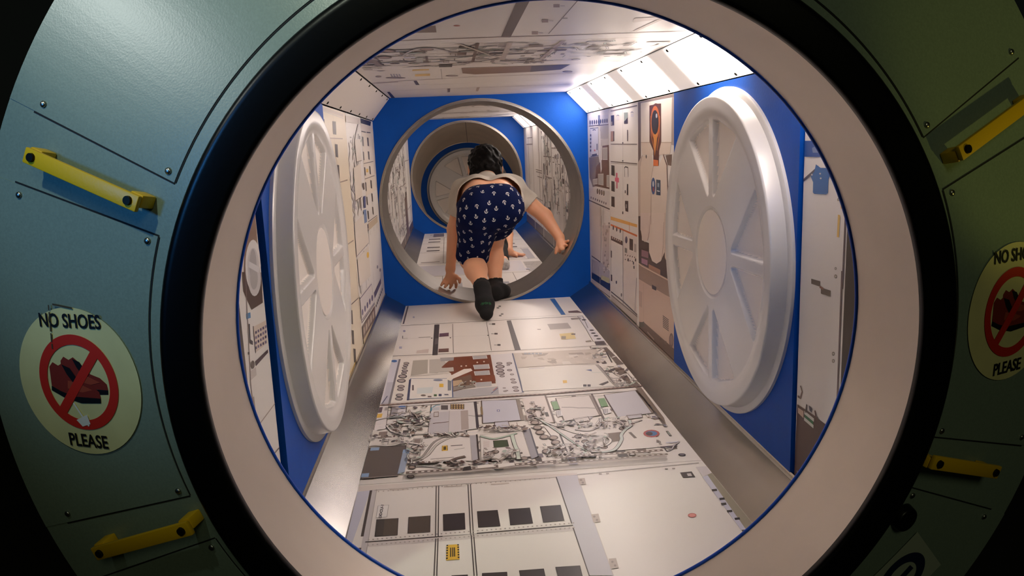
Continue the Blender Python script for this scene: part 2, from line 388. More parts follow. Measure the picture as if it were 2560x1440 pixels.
# ------------------------------------------------------------------ hatch covers
def hatch_mesh():
    # local: axis +Z, lying on z = 0
    NA = 640
    rs = [0.0, .05, .085, .0935, .0945, .0975, .099, .106]+[.11+.0016*i for i in range(104)]+[.276, .280, .284, .288, .294, .302, .310, .316, .3185, .3195, .3205, .3212, .3216, .3245, .3275]
    rs = sorted(set(rs))
    tri = [Vector((.125, .019)), Vector((.272, .019)), Vector((.236, .132))]
    rr = .012
    def tsd(p):
        d = (p-tri[0]).length_squared; s = 1.0; v = tri; dist = 1e9; inside = True
        for i in range(3):
            a, b = v[i], v[(i+1) % 3]; e = b-a; wv = p-a
            t = max(0, min(1, wv.dot(e)/e.dot(e))); dist = min(dist, (wv-e*t).length)
            if e.x*wv.y-e.y*wv.x < 0: inside = False
        return (-dist if inside else dist)
    def sm(a, b, x):
        t = max(0, min(1, (x-a)/(b-a))); return t*t*(3-2*t)
    def rec(r, th):
        t = th % (math.pi/2)
        if t > math.pi/4: t = math.pi/2-t
        p = Vector((r*math.cos(t), r*math.sin(t)))
        # outer side follows the rim
        d = max(tsd(p*1.0)-.004, r-.272)
        return 1-sm(-.004, .004, d)
    V = []; F = []
    tab = {}
    for i in range(NA):
        th = 2*math.pi*i/NA+.02
        for r in rs:
            if r <= .094: h = .030-.0035
            elif r < .099: h = .0265+.0035*sm(.094, .0975, r)
            elif r <= .276: h = .030
            elif r < .302: h = .030+.006*sm(.276, .296, r)
            elif r <= .3186: h = .036
            elif r <= .3217: h = .036-.0035*((r-.3185)/.0031)**2
            elif r <= .3246: h = .009
            else: h = .006
            if .105 < r < .28: h -= .012*rec(r, th-.02)
            V.append((r*math.cos(th), r*math.sin(th), h))
    k = len(rs)
    for i in range(NA):
        j = (i+1) % NA
        for q in range(1, k-1): F.append((i*k+q, i*k+q+1, j*k+q+1, j*k+q))
    F.append([i*k+1 for i in range(NA)])
    V2 = V; 
    me = bpy.data.meshes.new('lid'); me.from_pydata(V2, [], F); me.update()
    bm = bmesh.new(); bm.from_mesh(me)
    loose = [v for v in bm.verts if not v.link_faces]; bmesh.ops.delete(bm, geom=loose, context='VERTS'); bm.to_mesh(me); bm.free()
    return me
HM = hatch_mesh(); HM.polygons.foreach_set('use_smooth', [True]*len(HM.polygons)); HM.set_sharp_from_angle(angle=math.radians(50)); HM.materials.append(M_HATCH); HM.materials.append(M_CREAM)
for p_ in HM.polygons:
    if .105 < math.hypot(p_.center.x, p_.center.y) < .275 and p_.center.z < .0205: p_.material_index = 1
def flange_mesh(ro=.3385):
    prof = [(.318, .0), (ro, .0), (ro, .0055), (ro-.003, .008), (.318, .008)]
    V, F = lathe(prof, 144); V = [(x, z, y) for x, y, z in V]
    me = bpy.data.meshes.new('flange'); me.from_pydata(V, [], F); me.update()
    bm = bmesh.new(); bm.from_mesh(me); bmesh.ops.recalc_face_normals(bm, faces=bm.faces); bm.to_mesh(me); bm.free()
    me.polygons.foreach_set('use_smooth', [True]*len(me.polygons)); me.set_sharp_from_angle(angle=math.radians(40)); me.materials.append(M_HATCH); return me
def hub_mesh():
    V, F = lathe([(0.0005, .0285), (.0885, .0285), (.0895, .0278), (.0895, .024), (.0005, .024)], 72); V = [(x, z, y) for x, y, z in V]
    me = bpy.data.meshes.new('hub'); me.from_pydata(V, [], F); me.update()
    bm = bmesh.new(); bm.from_mesh(me); bmesh.ops.recalc_face_normals(bm, faces=bm.faces); bm.to_mesh(me); bm.free(); me.materials.append(M_CREAM); return me
FM = flange_mesh(); HUBM = hub_mesh()
def hatch(loc, n, roll, label, scale=1.0):
    e = empty('hatch_cover', loc, label=label, category='hatch cover', group='round white hatch covers')
    z = Vector(n); x = Vector((0, 0, 1)) if abs(z.z) < .5 else Vector((1, 0, 0)); y = z.cross(x)
    Mx = Matrix((x, y, z)).transposed() @ Matrix.Rotation(roll, 3, 'Z')
    e.rotation_euler = Mx.to_euler(); e.scale = (scale,)*3
    for nm, me in (('lid', HM), ('flange', FM), ('hub', HUBM)):
        o = bpy.data.objects.new(nm, me); COL.objects.link(o); o.parent = e
    return e
hatch((XR-.006, 1.600, -.003), (-1, 0, 0), 0, 'round white spoked hatch cover on the blue panel of the right wall', 1.027)
hatch((XL+.006, 1.588, .000), (1, 0, 0), 0, 'round white spoked hatch cover on the blue panel of the left wall', 1.02)
hatch((.035, Y5-.002, -.16), (0, -1, 0), .2, 'cream spoked hatch cover closing the far end of the tunnel', 1.13)
# ------------------------------------------------------------------ printed boards: flat print on each board, as thin ink shapes
class Plane:
    def __init__(s, o, u, v, n): s.o, s.u, s.v, s.n = Vector(o), Vector(u), Vector(v), Vector(n)
    def at(s, a, b, off=0): return s.o+s.u*a+s.v*b+s.n*off
    def px(s, x, y):
        r = ray(x, y); t = (s.o-CAM).dot(s.n)/r.dot(s.n); p = CAM+r*t-s.o
        return (p.dot(s.u), p.dot(s.v))
PF = Plane((0, 0, ZF), (1, 0, 0), (0, 1, 0), (0, 0, 1))
PC = Plane((0, 0, ZC), (1, 0, 0), (0, 1, 0), (0, 0, -1))
PR = Plane((XR, 0, 0), (0, 1, 0), (0, 0, 1), (-1, 0, 0))
PLW = Plane((XL, 0, 0), (0, 1, 0), (0, 0, 1), (1, 0, 0))
_txt = {}
def text_tris(s, bold=.0):
    k = (s, bold)
    if k not in _txt:
        c = bpy.data.curves.new('t', 'FONT'); c.body = s; c.align_x = 'CENTER'; c.align_y = 'CENTER'; c.offset = bold; c.resolution_u = 3
        o = bpy.data.objects.new('t', c); me = bpy.data.meshes.new_from_object(o)
        me.calc_loop_triangles()
        V = [(v.co.x, v.co.y) for v in me.vertices]; T = [tuple(t.vertices) for t in me.loop_triangles]
        bpy.data.objects.remove(o); bpy.data.meshes.remove(me); bpy.data.curves.remove(c)
        _txt[k] = (V, T)
    return _txt[k]
DK = (58, 48, 46); BR = (104, 88, 80); GY = (168, 162, 158); LG = (204, 198, 198); LV = (206, 205, 220); WH = (236, 230, 224); NV = (32, 44, 92); YE = (232, 188, 66); BL = (52, 104, 176); GN = (86, 132, 84); OR = (222, 128, 52)
class Ink:
    def __init__(s, pl, box): s.pl = pl; s.box = box; s.q = []; s.c = (0, 0, 1); s.n = 0
    def crop(s, x, y, k): s.c = (x, y, k); return s
    def P(s, x, y): return s.pl.px(s.c[0]+x/s.c[2], s.c[1]+y/s.c[2])
    def upoly(s, pts, col, lv=1):
        a, b, c, d = s.box; k = (min(max(u, a), c) for u, v in pts)
        pts = [(min(max(u, a), c), min(max(v, b), d)) for u, v in pts]
        ar = sum(pts[i][0]*pts[(i+1) % len(pts)][1]-pts[(i+1) % len(pts)][0]*pts[i][1] for i in range(len(pts)))
        if abs(ar) < 1e-9: return
        s.n += 1; s.q.append((pts, col, lv*.00025+s.n*1.5e-6))
    def poly(s, pts, col, lv=1): s.upoly([s.P(x, y) for x, y in pts], col, lv)
    def rect(s, x0, y0, x1, y1, col, lv=1): s.poly([(x0, y0), (x1, y0), (x1, y1), (x0, y1)], col, lv)
    def ulin(s, pts, wd, col, lv=2):
        for i in range(len(pts)-1):
            (a, b), (c, d) = pts[i], pts[i+1]; L = math.hypot(c-a, d-b)
            if L < 1e-6: continue
            ex, ey = (c-a)/L*wd*.3, (d-b)/L*wd*.3
            nx, ny = -(d-b)/L*wd/2, (c-a)/L*wd/2
            s.upoly([(a-ex+nx, b-ey+ny), (c+ex+nx, d+ey+ny), (c+ex-nx, d+ey-ny), (a-ex-nx, b-ey-ny)], col, lv)
    def line(s, pts, mm, col=DK, lv=2): s.ulin([s.P(x, y) for x, y in pts], mm/1000, col, lv)
    def curve(s, pts, mm, col, edge=DK, lv=3):
        # smooth cable through the points, dark edged
        P = [s.P(x, y) for x, y in pts]; out = []
        for i in range(len(P)-1):
            p0, p1, p2, p3 = P[max(i-1, 0)], P[i], P[i+1], P[min(i+2, len(P)-1)]
            for k in range(5):
                t = k/5; f = lambda a, b, c, d: .5*(2*b+(c-a)*t+(2*a-5*b+4*c-d)*t*t+(3*b-a-3*c+d)*t**3)
                out.append((f(p0[0], p1[0], p2[0], p3[0]), f(p0[1], p1[1], p2[1], p3[1])))
        out.append(P[-1])
        if edge: s.ulin(out, (mm+2.2)/1000, edge, lv)
        s.ulin(out, mm/1000, col, lv+.5)
    def uell(s, u, v, ru, rv, col, lv=2, n=12): s.upoly([(u+ru*math.cos(6.2832*i/n), v+rv*math.sin(6.2832*i/n)) for i in range(n)], col, lv)
    def ell(s, x, y, rx, ry, col, lv=2, rim=None, n=12):
        if rim: s.poly([(x+rx*math.cos(6.2832*i/n), y+ry*math.sin(6.2832*i/n)) for i in range(n)], rim, lv); rx *= .72; ry *= .68
        s.poly([(x+rx*math.cos(6.2832*i/n), y+ry*math.sin(6.2832*i/n)) for i in range(n)], col, lv+.3)
    def box_(s, pts, fill, mm=2.0, col=DK, lv=1):
        s.poly(pts, fill, lv); s.line(list(pts)+[pts[0]], mm, col, lv+.4)
    def urect(s, u0, v0, u1, v1, col, lv=1): s.upoly([(u0, v0), (u1, v0), (u1, v1), (u0, v1)], col, lv)
    def warn(s, a, b, c, d):    # yellow caution label with striped sides, corners in crop pixels
        s.poly([a, b, c, d], YE, 2.5); A, B, C, D = (s.P(*q) for q in (a, b, c, d))
        L = lambda p, q, t: (p[0]+(q[0]-p[0])*t, p[1]+(q[1]-p[1])*t)
        for i in range(6):
            for e0, e1 in ((0, .13), (.87, 1)):
                f0, f1 = i/6, i/6+.09
                s.upoly([L(L(A, D, f0), L(B, C, f0), e0), L(L(A, D, f0), L(B, C, f0), e1), L(L(A, D, f1), L(B, C, f1), e1), L(L(A, D, f1), L(B, C, f1), e0)], (40, 34, 30), 3)
        for e in (.34, .5, .64):
            s.ulin([L(L(A, B, e), L(D, C, e), .22), L(L(A, B, e), L(D, C, e), .8)], .0022, (90, 72, 30), 3)
    def band(s, pts, mm, col=BR, dot=WH, step=.012):    # dark perforated seat track
        P = [s.P(x, y) for x, y in pts]; s.ulin(P, mm/1000, col, 2)
        for i in range(len(P)-1):
            (a, b), (c, d) = P[i], P[i+1]; L = math.hypot(c-a, d-b); n = int(L/step)
            for k in range(n):
                t = (k+.5)/n; u, v = a+(c-a)*t, b+(d-b)*t
                s.urect(u-.003, v-mm/5200, u+.003, v+mm/5200, dot, 3)
    def mess(s, u0, v0, u1, v1, n, seed, sc=1.0, dark=.5):
        rg = random.Random(seed); W, H = u1-u0, v1-v0
        cols = [DK, BR, (140, 124, 116), GY, LG, WH, LV, (120, 112, 122), (150, 160, 150), (92, 78, 84)]
        for i in range(n):
            u, v = u0+rg.random()*W, v0+rg.random()*H; k = rg.random(); col = rg.choice(cols[:4] if rg.random() < dark else cols)
            if k < .35:
                a, b = rg.uniform(.004, .03)*sc, rg.uniform(.003, .014)*sc
                if rg.random() < .5: a, b = b, a
                s.urect(u-a, v-b, u+a, v+b, col, 1+rg.random()*2)
                if rg.random() < .4: s.urect(u-a*.75, v-b*.7, u+a*.75, v+b*.7, rg.choice(cols), 3.2)
            elif k < .55:
                a = rg.uniform(.004, .011)*sc; s.uell(u, v, a*1.15, a, col, 2); s.uell(u, v, a*.7, a*.6, rg.choice(cols), 2.6)
            elif k < .8:
                a = rg.uniform(0, 6.28); pts = [(u, v)]; l = rg.uniform(.012, .03)*sc
                for j in range(5):
                    a += rg.uniform(-.8, .8); pts.append((pts[-1][0]+l*math.cos(a), pts[-1][1]+l*math.sin(a)*.7))
                pts = [(min(max(x, u0), u1), min(max(y, v0), v1)) for x, y in pts]
                s.ulin(pts, .0055*sc, DK, 3); s.ulin(pts, .0033*sc, rg.choice([WH, LG, (190, 205, 195), GY]), 3.3)
            else:
                L = rg.uniform(.02, .08)*sc
                if rg.random() < .6: s.urect(u, v, min(u+L, u1), v+.0022*sc, col, 2)
                else: s.urect(u, v, u+.0022*sc, min(v+L, v1), col, 2)
    def scrap(s, x0, y0, x1, y1, n, seed, k=1.0):
        # tangle of small cables, connectors and shadows
        rg = random.Random(seed); cl = [(70, 54, 50), (52, 44, 46), (110, 90, 80), (140, 118, 106), (96, 84, 92), (226, 220, 216), (206, 200, 198), (176, 190, 180), (90, 60, 56)]
        for i in range(n):
            x, y = rg.uniform(x0, x1), rg.uniform(y0, y1); t = rg.random(); c = rg.choice(cl)
            if t < .5:
                L, H = rg.uniform(8, 34)*k, rg.uniform(3, 10)*k; a = rg.uniform(-.5, .3); ca, sa = math.cos(a), math.sin(a)
                q = [(-L, 0), (-L*.4, -H), (L*.5, -H*rg.uniform(.5, 1.2)), (L, rg.uniform(-2, 2)), (L*.3, H*rg.uniform(.5, 1)), (-L*.5, H*.7)]
                s.poly([(x+u*ca-v*sa, y+u*sa+v*ca) for u, v in q], c, 2.1+rg.random()*.8)
            elif t < .8:
                pts = [(x, y)]; a = rg.uniform(-3.1, 3.1)
                for j in range(3): a += rg.uniform(-.9, .9); pts.append((min(max(pts[-1][0]+26*k*math.cos(a), x0), x1), min(max(pts[-1][1]+13*k*math.sin(a), y0), y1)))
                s.curve(pts, rg.uniform(1.6, 3.4), rg.choice([(228, 222, 218), (200, 204, 200), (186, 176, 168)]), rg.choice([(84, 70, 66), (120, 104, 98)]), 2.9)
            else: s.ell(x, y, rg.uniform(8, 20)*k, rg.uniform(4, 8)*k, rg.choice(cl), 2.6, rim=(70, 58, 56))
    def text(s, body, c, ex, ey, col, bold=.02, lv=3):
        # c centre, ex / ey: crop pixels of one em along the baseline and up
        V, T = text_tris(body, bold)
        C = [s.P(c[0]+ex[0]*x+ey[0]*y, c[1]+ex[1]*x+ey[1]*y) for x, y in V]
        for t in T: s.upoly([C[i] for i in t], col, lv)
    def build(s, parent, name='printed_graphics'):
        V, F, Cc = [], [], []
        for pts, col, off in s.q:
            b = len(V); V += [s.pl.at(u, v, off) for u, v in pts]; F.append(list(range(b, b+len(pts)))); Cc.append(srgb(*col))
        me = bpy.data.meshes.new(name); me.from_pydata([tuple(v) for v in V], [], F); me.update()
        at = me.color_attributes.new('ink', 'FLOAT_COLOR', 'CORNER')
        buf = []
        for p in me.polygons: buf += list(Cc[p.index])*p.loop_total
        at.data.foreach_set('color', buf); me.materials.append(M_INK)
        o = bpy.data.objects.new(name, me); COL.objects.link(o); o.parent = parent
        return o
def board(name, k0, k1, ya, yb, parent, m=M_BOARD, off=0, t=.003):
    return slab(name, k0, k1, ya+.0008, yb-.0008, t, m, off, parent=parent)

FB = (-.3516, 0, .3616, 9)
C7, C8 = (840, 720, 3.0), (840, 1080, 2560/1160)
# ---- floor row nearest the entrance: rack fronts with dark squares
b = board('floor_panel', 'fl', 'fr', Y0, 1.474, floor); I = Ink(PF, (-.3516, 1.001, .3616, 1.473)).crop(*C8)
I.poly([(105, 332), (190, 322), (60, 700), (20, 700)], LV); I.line([(104, 330), (20, 700)], 7, (138, 130, 122)); I.line([(193, 325), (145, 575)], 5)
I.line([(125, 645), (122, 662)], 9); I.poly([(195, 322), (225, 318), (150, 794), (110, 794)], LG, .8); I.line([(225, 318), (178, 600), (160, 700)], 1.2, GY)
I.poly([(120, 300), (1215, 232), (1330, 226), (1330, 246), (1210, 252), (125, 328)], (222, 212, 206), .7)
for x in (300, 600, 860): I.line([(x, 320-(x-300)*.055), (x+90, 314-(x-300)*.055)], 5, (204, 192, 184))
I.line([(215, 322), (1215, 250)], 1.4, GY)
for a, c in (((553, 300), (549, 580)), ((567, 299), (564, 578)), ((728, 290), (743, 570)), ((742, 289), (758, 568)), ((550, 590), (541, 794)), ((563, 588), (556, 794)), ((746, 572), (762, 794)), ((760, 570), (778, 794))): I.line([a, c], 1.8)
I.line([(1217, 250), (1303, 505)], 3.2); I.line([(1310, 530), (1400, 794)], 3.2)
I.line([(165, 608), (585, 577)], 3.4); I.line([(590, 576), (780, 562)], 2.2, GY); I.line([(780, 560), (1320, 515)], 3.4)
I.poly([(170, 612), (1320, 522), (1326, 545), (165, 636)], (216, 208, 204), .8)
for i in range(46):
    t = i/45; I.ell(180+1130*t, 596-92*t, 5, 3.2, (170, 160, 154), 2); I.ell(178+1135*t, 626-96*t, 5, 3.2, (178, 168, 160), 2)
    if i < 36: I.ell(235+970*t*45/36, 330-78*t*45/36, 4, 3, (190, 178, 170), 2)
SQ = [[(225, 485), (343, 478), (338, 570), (215, 577)], [(402, 472), (520, 464), (518, 553), (397, 560)], [(592, 457), (708, 449), (712, 538), (594, 546)], [(780, 440), (890, 433), (905, 520), (787, 528)], [(953, 428), (1068, 420), (1085, 505), (963, 515)], [(1127, 413), (1237, 405), (1258, 490), (1145, 500)]]
for i, q in enumerate(SQ): I.box_(q, [(74, 62, 52), (72, 60, 52), (40, 32, 40), (44, 36, 40), (36, 28, 36), (58, 52, 54)][i], 1.4, (38, 30, 34), 1.5)
I.poly([(225, 485), (268, 482), (260, 574), (215, 577)], (46, 40, 38), 2.4)
for q in ([(640, 795), (725, 790), (727, 815), (640, 820)], [(808, 782), (942, 775), (946, 830), (808, 830)], [(1012, 767), (1145, 757), (1160, 830), (1025, 830)], [(1213, 748), (1345, 740), (1366, 830), (1234, 830)]): I.box_(q, (54, 46, 48), 1.4, (38, 30, 34), 1.5)
I.box_([(232, 409), (291, 404), (281, 470), (221, 475)], (240, 236, 232), 1, GY, 1.5); I.text('DDCU-1', (251, 440), (4.2, -21), (-21, -1.5), (60, 50, 60), .03)
I.warn((610, 626), (678, 622), (682, 705), (607, 711))
I.poly([(1217, 246), (1330, 238), (1530, 794), (1400, 794)], (202, 200, 208), .9); I.line([(1330, 238), (1530, 794)], 1.5, LG)
for q in ([(1335, 260), (1372, 256), (1380, 290), (1345, 294)], [(1408, 457), (1448, 453), (1460, 498), (1420, 502)], [(1505, 702), (1545, 698), (1560, 752), (1515, 758)]): I.poly(q, (186, 172, 162), 2)
for i, (x, y) in enumerate(((1352, 268), (1362, 282), (1425, 470), (1440, 488), (1525, 720), (1540, 740))): I.ell(x, y, 7, 6, (150, 136, 128), 2.4)
I.poly([(1898, 226), (1962, 220), (1982, 250), (1916, 255)], (70, 60, 58), 2); I.poly([(1935, 232), (1958, 230), (1965, 246), (1942, 246)], LG, 2.6)
I.ell(1965, 462, 24, 12, (226, 150, 142), 2, rim=(204, 116, 108))
I.poly([(1985, 195), (2050, 190), (2300, 540), (2255, 560)], (214, 206, 208), .9)
I.poly([(2022, 250), (2085, 226), (2330, 540), (2262, 552)], (158, 150, 130), 1.2); I.poly([(2022, 250), (2050, 240), (2262, 540), (2240, 550)], LV, 1.6)
for x, y in ((2086, 324), (2128, 372), (2137, 400), (2212, 482), (2252, 548), (2170, 440)): I.poly([(x-14, y-5), (x+14, y-8), (x+18, y+4), (x-10, y+7)], (60, 54, 54), 2.6)
for x, y in ((1450, 230), (1490, 228), (1815, 203), (1855, 201)): I.rect(x, y, x+16, y+5, (150, 140, 134), 2)
I.line([(1332, 236), (2000, 172)], 2.0, GY)
I.build(b)
# ---- floor row: cabled equipment boxes
b = board('floor_panel', 'fl', 'fr', 1.474, 1.952, floor); I = Ink(PF, (-.3516, 1.475, .3616, 1.951)).crop(*C7)
I.mess(-.345, 1.50, .345, 1.93, 260, 5, .75, .5)
I.poly([(300, 880), (2300, 750), (2310, 770), (300, 905)], (222, 216, 214), 1)
I.box_([(315, 890), (395, 882), (375, 1060), (280, 1075)], (228, 222, 220), 1.5); I.poly([(312, 900), (352, 897), (342, 938), (305, 942)], (74, 52, 70), 2); I.poly([(300, 950), (350, 946), (342, 976), (294, 980)], YE, 2); I.poly([(368, 900), (390, 898), (386, 922), (362, 924)], GY, 2)
I.box_([(418, 893), (532, 886), (520, 975), (404, 984)], (158, 154, 160), 2.4); I.ell(497, 899, 28, 12, BL, 2.6); I.poly([(468, 905), (525, 902), (516, 960), (456, 964)], (216, 212, 218), 2)
I.box_([(715, 882), (1035, 858), (1062, 1060), (690, 1102)], (222, 218, 218), 2.2); I.line([(712, 928), (716, 905), (752, 884), (778, 882)], 4, (58, 134, 160)); I.rect(788, 884, 840, 918, (84, 78, 82), 2.2); I.rect(720, 900, 776, 922, (196, 200, 206), 2)
I.rect(858, 876, 962, 914, (74, 50, 46), 2.2)
for i in range(5):
    for j in range(3): I.rect(864+i*20, 879+j*12, 876+i*20, 886+j*12, (214, 190, 130), 3)
I.poly([(702, 946), (852, 928), (848, 1006), (698, 1022)], (200, 196, 202), 2); I.poly([(700, 1026), (850, 1012), (842, 1098), (690, 1102)], (194, 190, 196), 2); I.poly([(852, 928), (986, 920), (992, 1070), (846, 1096)], (212, 206, 208), 2.2); I.poly([(935, 926), (990, 922), (996, 1062), (940, 1072)], (180, 168, 164), 2.4); I.line([(700, 1024), (846, 1008)], 3.2, (84, 40, 44)); I.line([(852, 928), (846, 1096)], 2.2, GY); I.line([(852, 1000), (996, 990)], 1.6, GY)
I.poly([(1036, 858), (1054, 856), (1074, 1052), (1052, 1056)], (66, 62, 72), 2.4)
def lap(pts, fill, notch, side):
    I.box_(pts, fill, 2.4, (92, 78, 72), 2); I.poly(side, (150, 138, 130), 2.6)
    I.box_(notch, fill, 1.8, (110, 96, 90), 1.6)
lap([(1092, 850), (1352, 842), (1388, 996), (1100, 1020)], (206, 205, 218), [(1192, 1008), (1290, 1002), (1304, 1048), (1186, 1056)], [(1352, 842), (1378, 842), (1414, 994), (1388, 996)])
I.rect(1207, 918, 1229, 932, (64, 84, 160), 3); I.rect(1212, 921, 1224, 929, WH, 3.3)
I.poly([(1084, 896), (1098, 895), (1104, 955), (1090, 957)], (150, 130, 96), 3)
I.poly([(1396, 834), (1568, 812), (1640, 1010), (1446, 1030)], (228, 218, 214), 1.3)
lap([(1648, 832), (1900, 810), (1978, 960), (1712, 1004)], (224, 216, 212), [(1780, 985), (1890, 968), (1905, 1000), (1800, 1012)], [(1900, 810), (1914, 809), (1992, 956), (1978, 960)])
lap([(2010, 806), (2246, 772), (2372, 944), (2112, 974)], (208, 206, 214), [(2180, 960), (2290, 948), (2300, 975), (2196, 988)], [(2246, 772), (2262, 770), (2388, 940), (2372, 944)])
for q, e in (([(1612, 860), (1656, 854), (1678, 912), (1636, 918)], (1570, 812, 1640, 1012)), ([(1966, 836), (2012, 830), (2042, 890), (1990, 896)], (1918, 800, 2012, 992))):
    I.poly(q, (122, 164, 116), 3); I.line([(e[0], e[1]), (e[2], e[3])], 5, (104, 88, 84), 2.8)
    I.poly([(q[3][0]+8, q[3][1]+10), (q[2][0]+6, q[2][1]+8), (q[2][0]+26, q[2][1]+50), (q[3][0]+26, q[3][1]+56)], (228, 224, 224), 3)
for k in range(3): I.rect(1652+k*12, 925, 1660+k*12, 960, (170, 170, 176), 3.4); I.rect(2006+k*12, 912, 2014+k*12, 945, (170, 170, 176), 3.4)
for x, y in ((1462, 930), (1474, 972), (1492, 1014), (1512, 1052), (1530, 1088), (1562, 1122), (1632, 1128), (1648, 1162), (1660, 1196), (1580, 1230)): I.ell(x, y, 36, 17, (176, 160, 150), 2.5, rim=(86, 68, 64))
for x, y in ((1870, 1112), (1868, 1158), (1880, 1192), (1816, 1120), (2010, 1200), (2150, 1060), (590, 1200), (570, 1350), (560, 1420), (1160, 1245), (1195, 1235), (1370, 1285), (1415, 1283), (490, 1010), (610, 960)): I.ell(x, y, 30, 15, (160, 144, 136), 2.5, rim=DK)
# lower boxes
I.box_([(238, 1206), (528, 1186), (466, 1416), (178, 1440)], (84, 74, 70), 1.5, (60, 54, 56), 3); I.poly([(505, 1222), (556, 1212), (514, 1388), (462, 1402)], (150, 166, 190), 3.4)
for q in ([(262, 1206), (328, 1202), (322, 1224), (256, 1228)], [(190, 1400), (250, 1396), (244, 1425), (182, 1428)], [(505, 1220), (556, 1216), (548, 1240), (498, 1246)]): I.poly(q, (140, 170, 206), 3.8)
I.box_([(650, 1136), (1006, 1112), (1020, 1300), (620, 1330)], (232, 226, 222), 1.8, GY, 2); I.poly([(1004, 1112), (1052, 1108), (1068, 1298), (1024, 1304)], (178, 176, 182), 2.4); I.line([(1056, 1106), (1072, 1296)], 4, DK, 2.8)
I.warn((795, 1190), (838, 1186), (840, 1226), (793, 1230)); I.line([(865, 1190), (945, 1184)], 4); I.line([(890, 1218), (930, 1212), (962, 1206)], 3, GY); I.line([(715, 1290), (880, 1276)], 5, GY)
I.box_([(1082, 1108), (1400, 1080), (1460, 1270), (1090, 1300)], (232, 226, 222), 1.6, GY, 2); I.box_([(1180, 1152), (1284, 1146), (1296, 1196), (1186, 1206)], (58, 76, 44), 1.4, DK, 2.8)
for k in range(6): I.line([(1106, 1160+k*8), (1150, 1156+k*8)], 1.2, (200, 170, 166), 3)
I.poly([(1402, 1072), (1450, 1062), (1516, 1268), (1468, 1290)], (158, 156, 164), 2.6); I.line([(1452, 1060), (1518, 1268)], 3.5, (78, 80, 90), 3)
I.poly([(1560, 1040), (2380, 990), (2410, 1200), (1720, 1255)], (230, 224, 220), 1.4); I.line([(1680, 1105), (1736, 1246)], 4)
I.ell(2366, 1098, 62, 28, (70, 120, 170), 3, rim=(176, 84, 84)); I.ell(2350, 1100, 26, 14, (70, 56, 60), 3.6); I.line([(2205, 1090), (2245, 1130)], 7, (120, 112, 108))
I.poly([(2030, 1098), (2140, 1086), (2150, 1150), (2070, 1160)], (120, 104, 92), 3)
for pts, mm, c in (([(560, 940), (640, 960), (660, 1010), (560, 1020), (470, 1010), (390, 1040)], 4, WH), ([(390, 985), (470, 970), (540, 990), (640, 1030)], 3.5, (196, 210, 200)), ([(290, 1000), (400, 975), (440, 960)], 3, LG), ([(380, 1040), (420, 1080), (520, 1110), (640, 1100), (760, 1110)], 4, WH),
    ([(610, 1310), (690, 1260), (760, 1180), (860, 1130), (980, 1108)], 5, (210, 206, 200)), ([(560, 1300), (650, 1270), (740, 1160), (860, 1110)], 4, GY), ([(250, 1190), (290, 1185), (420, 1188), (520, 1165), (680, 1190)], 6, WH), ([(1500, 980), (1600, 1040), (1700, 1110), (1800, 1180), (1880, 1230)], 4, (190, 206, 196)), ([(1520, 990), (1620, 1030), (1780, 1090), (1900, 1110), (2010, 1120), (2060, 1150), (2020, 1190), (1920, 1210)], 5, WH), ([(1980, 985), (1985, 1030), (1940, 1065), (1880, 1080), (1800, 1070)], 4, LG), ([(2200, 1000), (2210, 1040), (2170, 1070), (2140, 1110), (2140, 1150), (2090, 1220), (2000, 1240)], 7, (200, 210, 206)), ([(2290, 1000), (2230, 1020), (2190, 1050)], 4, LG), ([(1320, 1110), (1340, 1180), (1360, 1230), (1370, 1290)], 8, (210, 222, 210)), ([(1090, 1120), (1180, 1140), (1280, 1120), (1350, 1100)], 6, (186, 206, 190)), ([(1230, 1300), (1290, 1260), (1370, 1225)], 6, WH), ([(1060, 1310), (1180, 1290), (1230, 1300), (1310, 1260)], 5, (170, 160, 152)), ([(840, 1320), (900, 1290), (960, 1275)], 9, BR), ([(540, 1330), (700, 1325), (900, 1310)], 4, DK)): I.curve(pts, mm, c)
for A_ in ((400, 890, 700, 1105, 60, 1), (560, 1095, 1010, 1125, 26, 2), (560, 1310, 1500, 1345, 50, 3), (1450, 870, 1560, 1000, 22, 4), (1640, 1010, 2000, 1060, 22, 5), (1560, 1190, 1980, 1290, 46, 6), (1080, 1050, 1420, 1085, 26, 7), (2000, 985, 2240, 1060, 20, 8), (540, 1180, 660, 1340, 26, 9), (1760, 1090, 2040, 1230, 22, 10), (270, 1080, 500, 1180, 24, 11), (1120, 1225, 1400, 1300, 18, 12)): I.scrap(*A_)
I.band([(540, 1415), (1080, 1378), (1640, 1330)], 13, (112, 96, 88)); I.band([(1650, 1300), (2440, 1245)], 11, (120, 104, 94)); I.band([(1640, 1345), (2480, 1275)], 8, (130, 116, 104)); I.poly([(1215, 1350), (1335, 1340), (1345, 1362), (1220, 1378)], WH, 4); I.poly([(1060, 1362), (1180, 1352), (1190, 1374), (1068, 1385)], WH, 4)
I.line([(200, 1455), (2480, 1290)], 3, (150, 138, 130)); I.poly([(960, 1375), (1010, 1365), (1020, 1395), (950, 1405)], (40, 34, 34), 4); I.poly([(2240, 765), (2290, 770), (2460, 1000), (2480, 1060), (2420, 980)], (120, 104, 92), 1.6)
I.build(b)
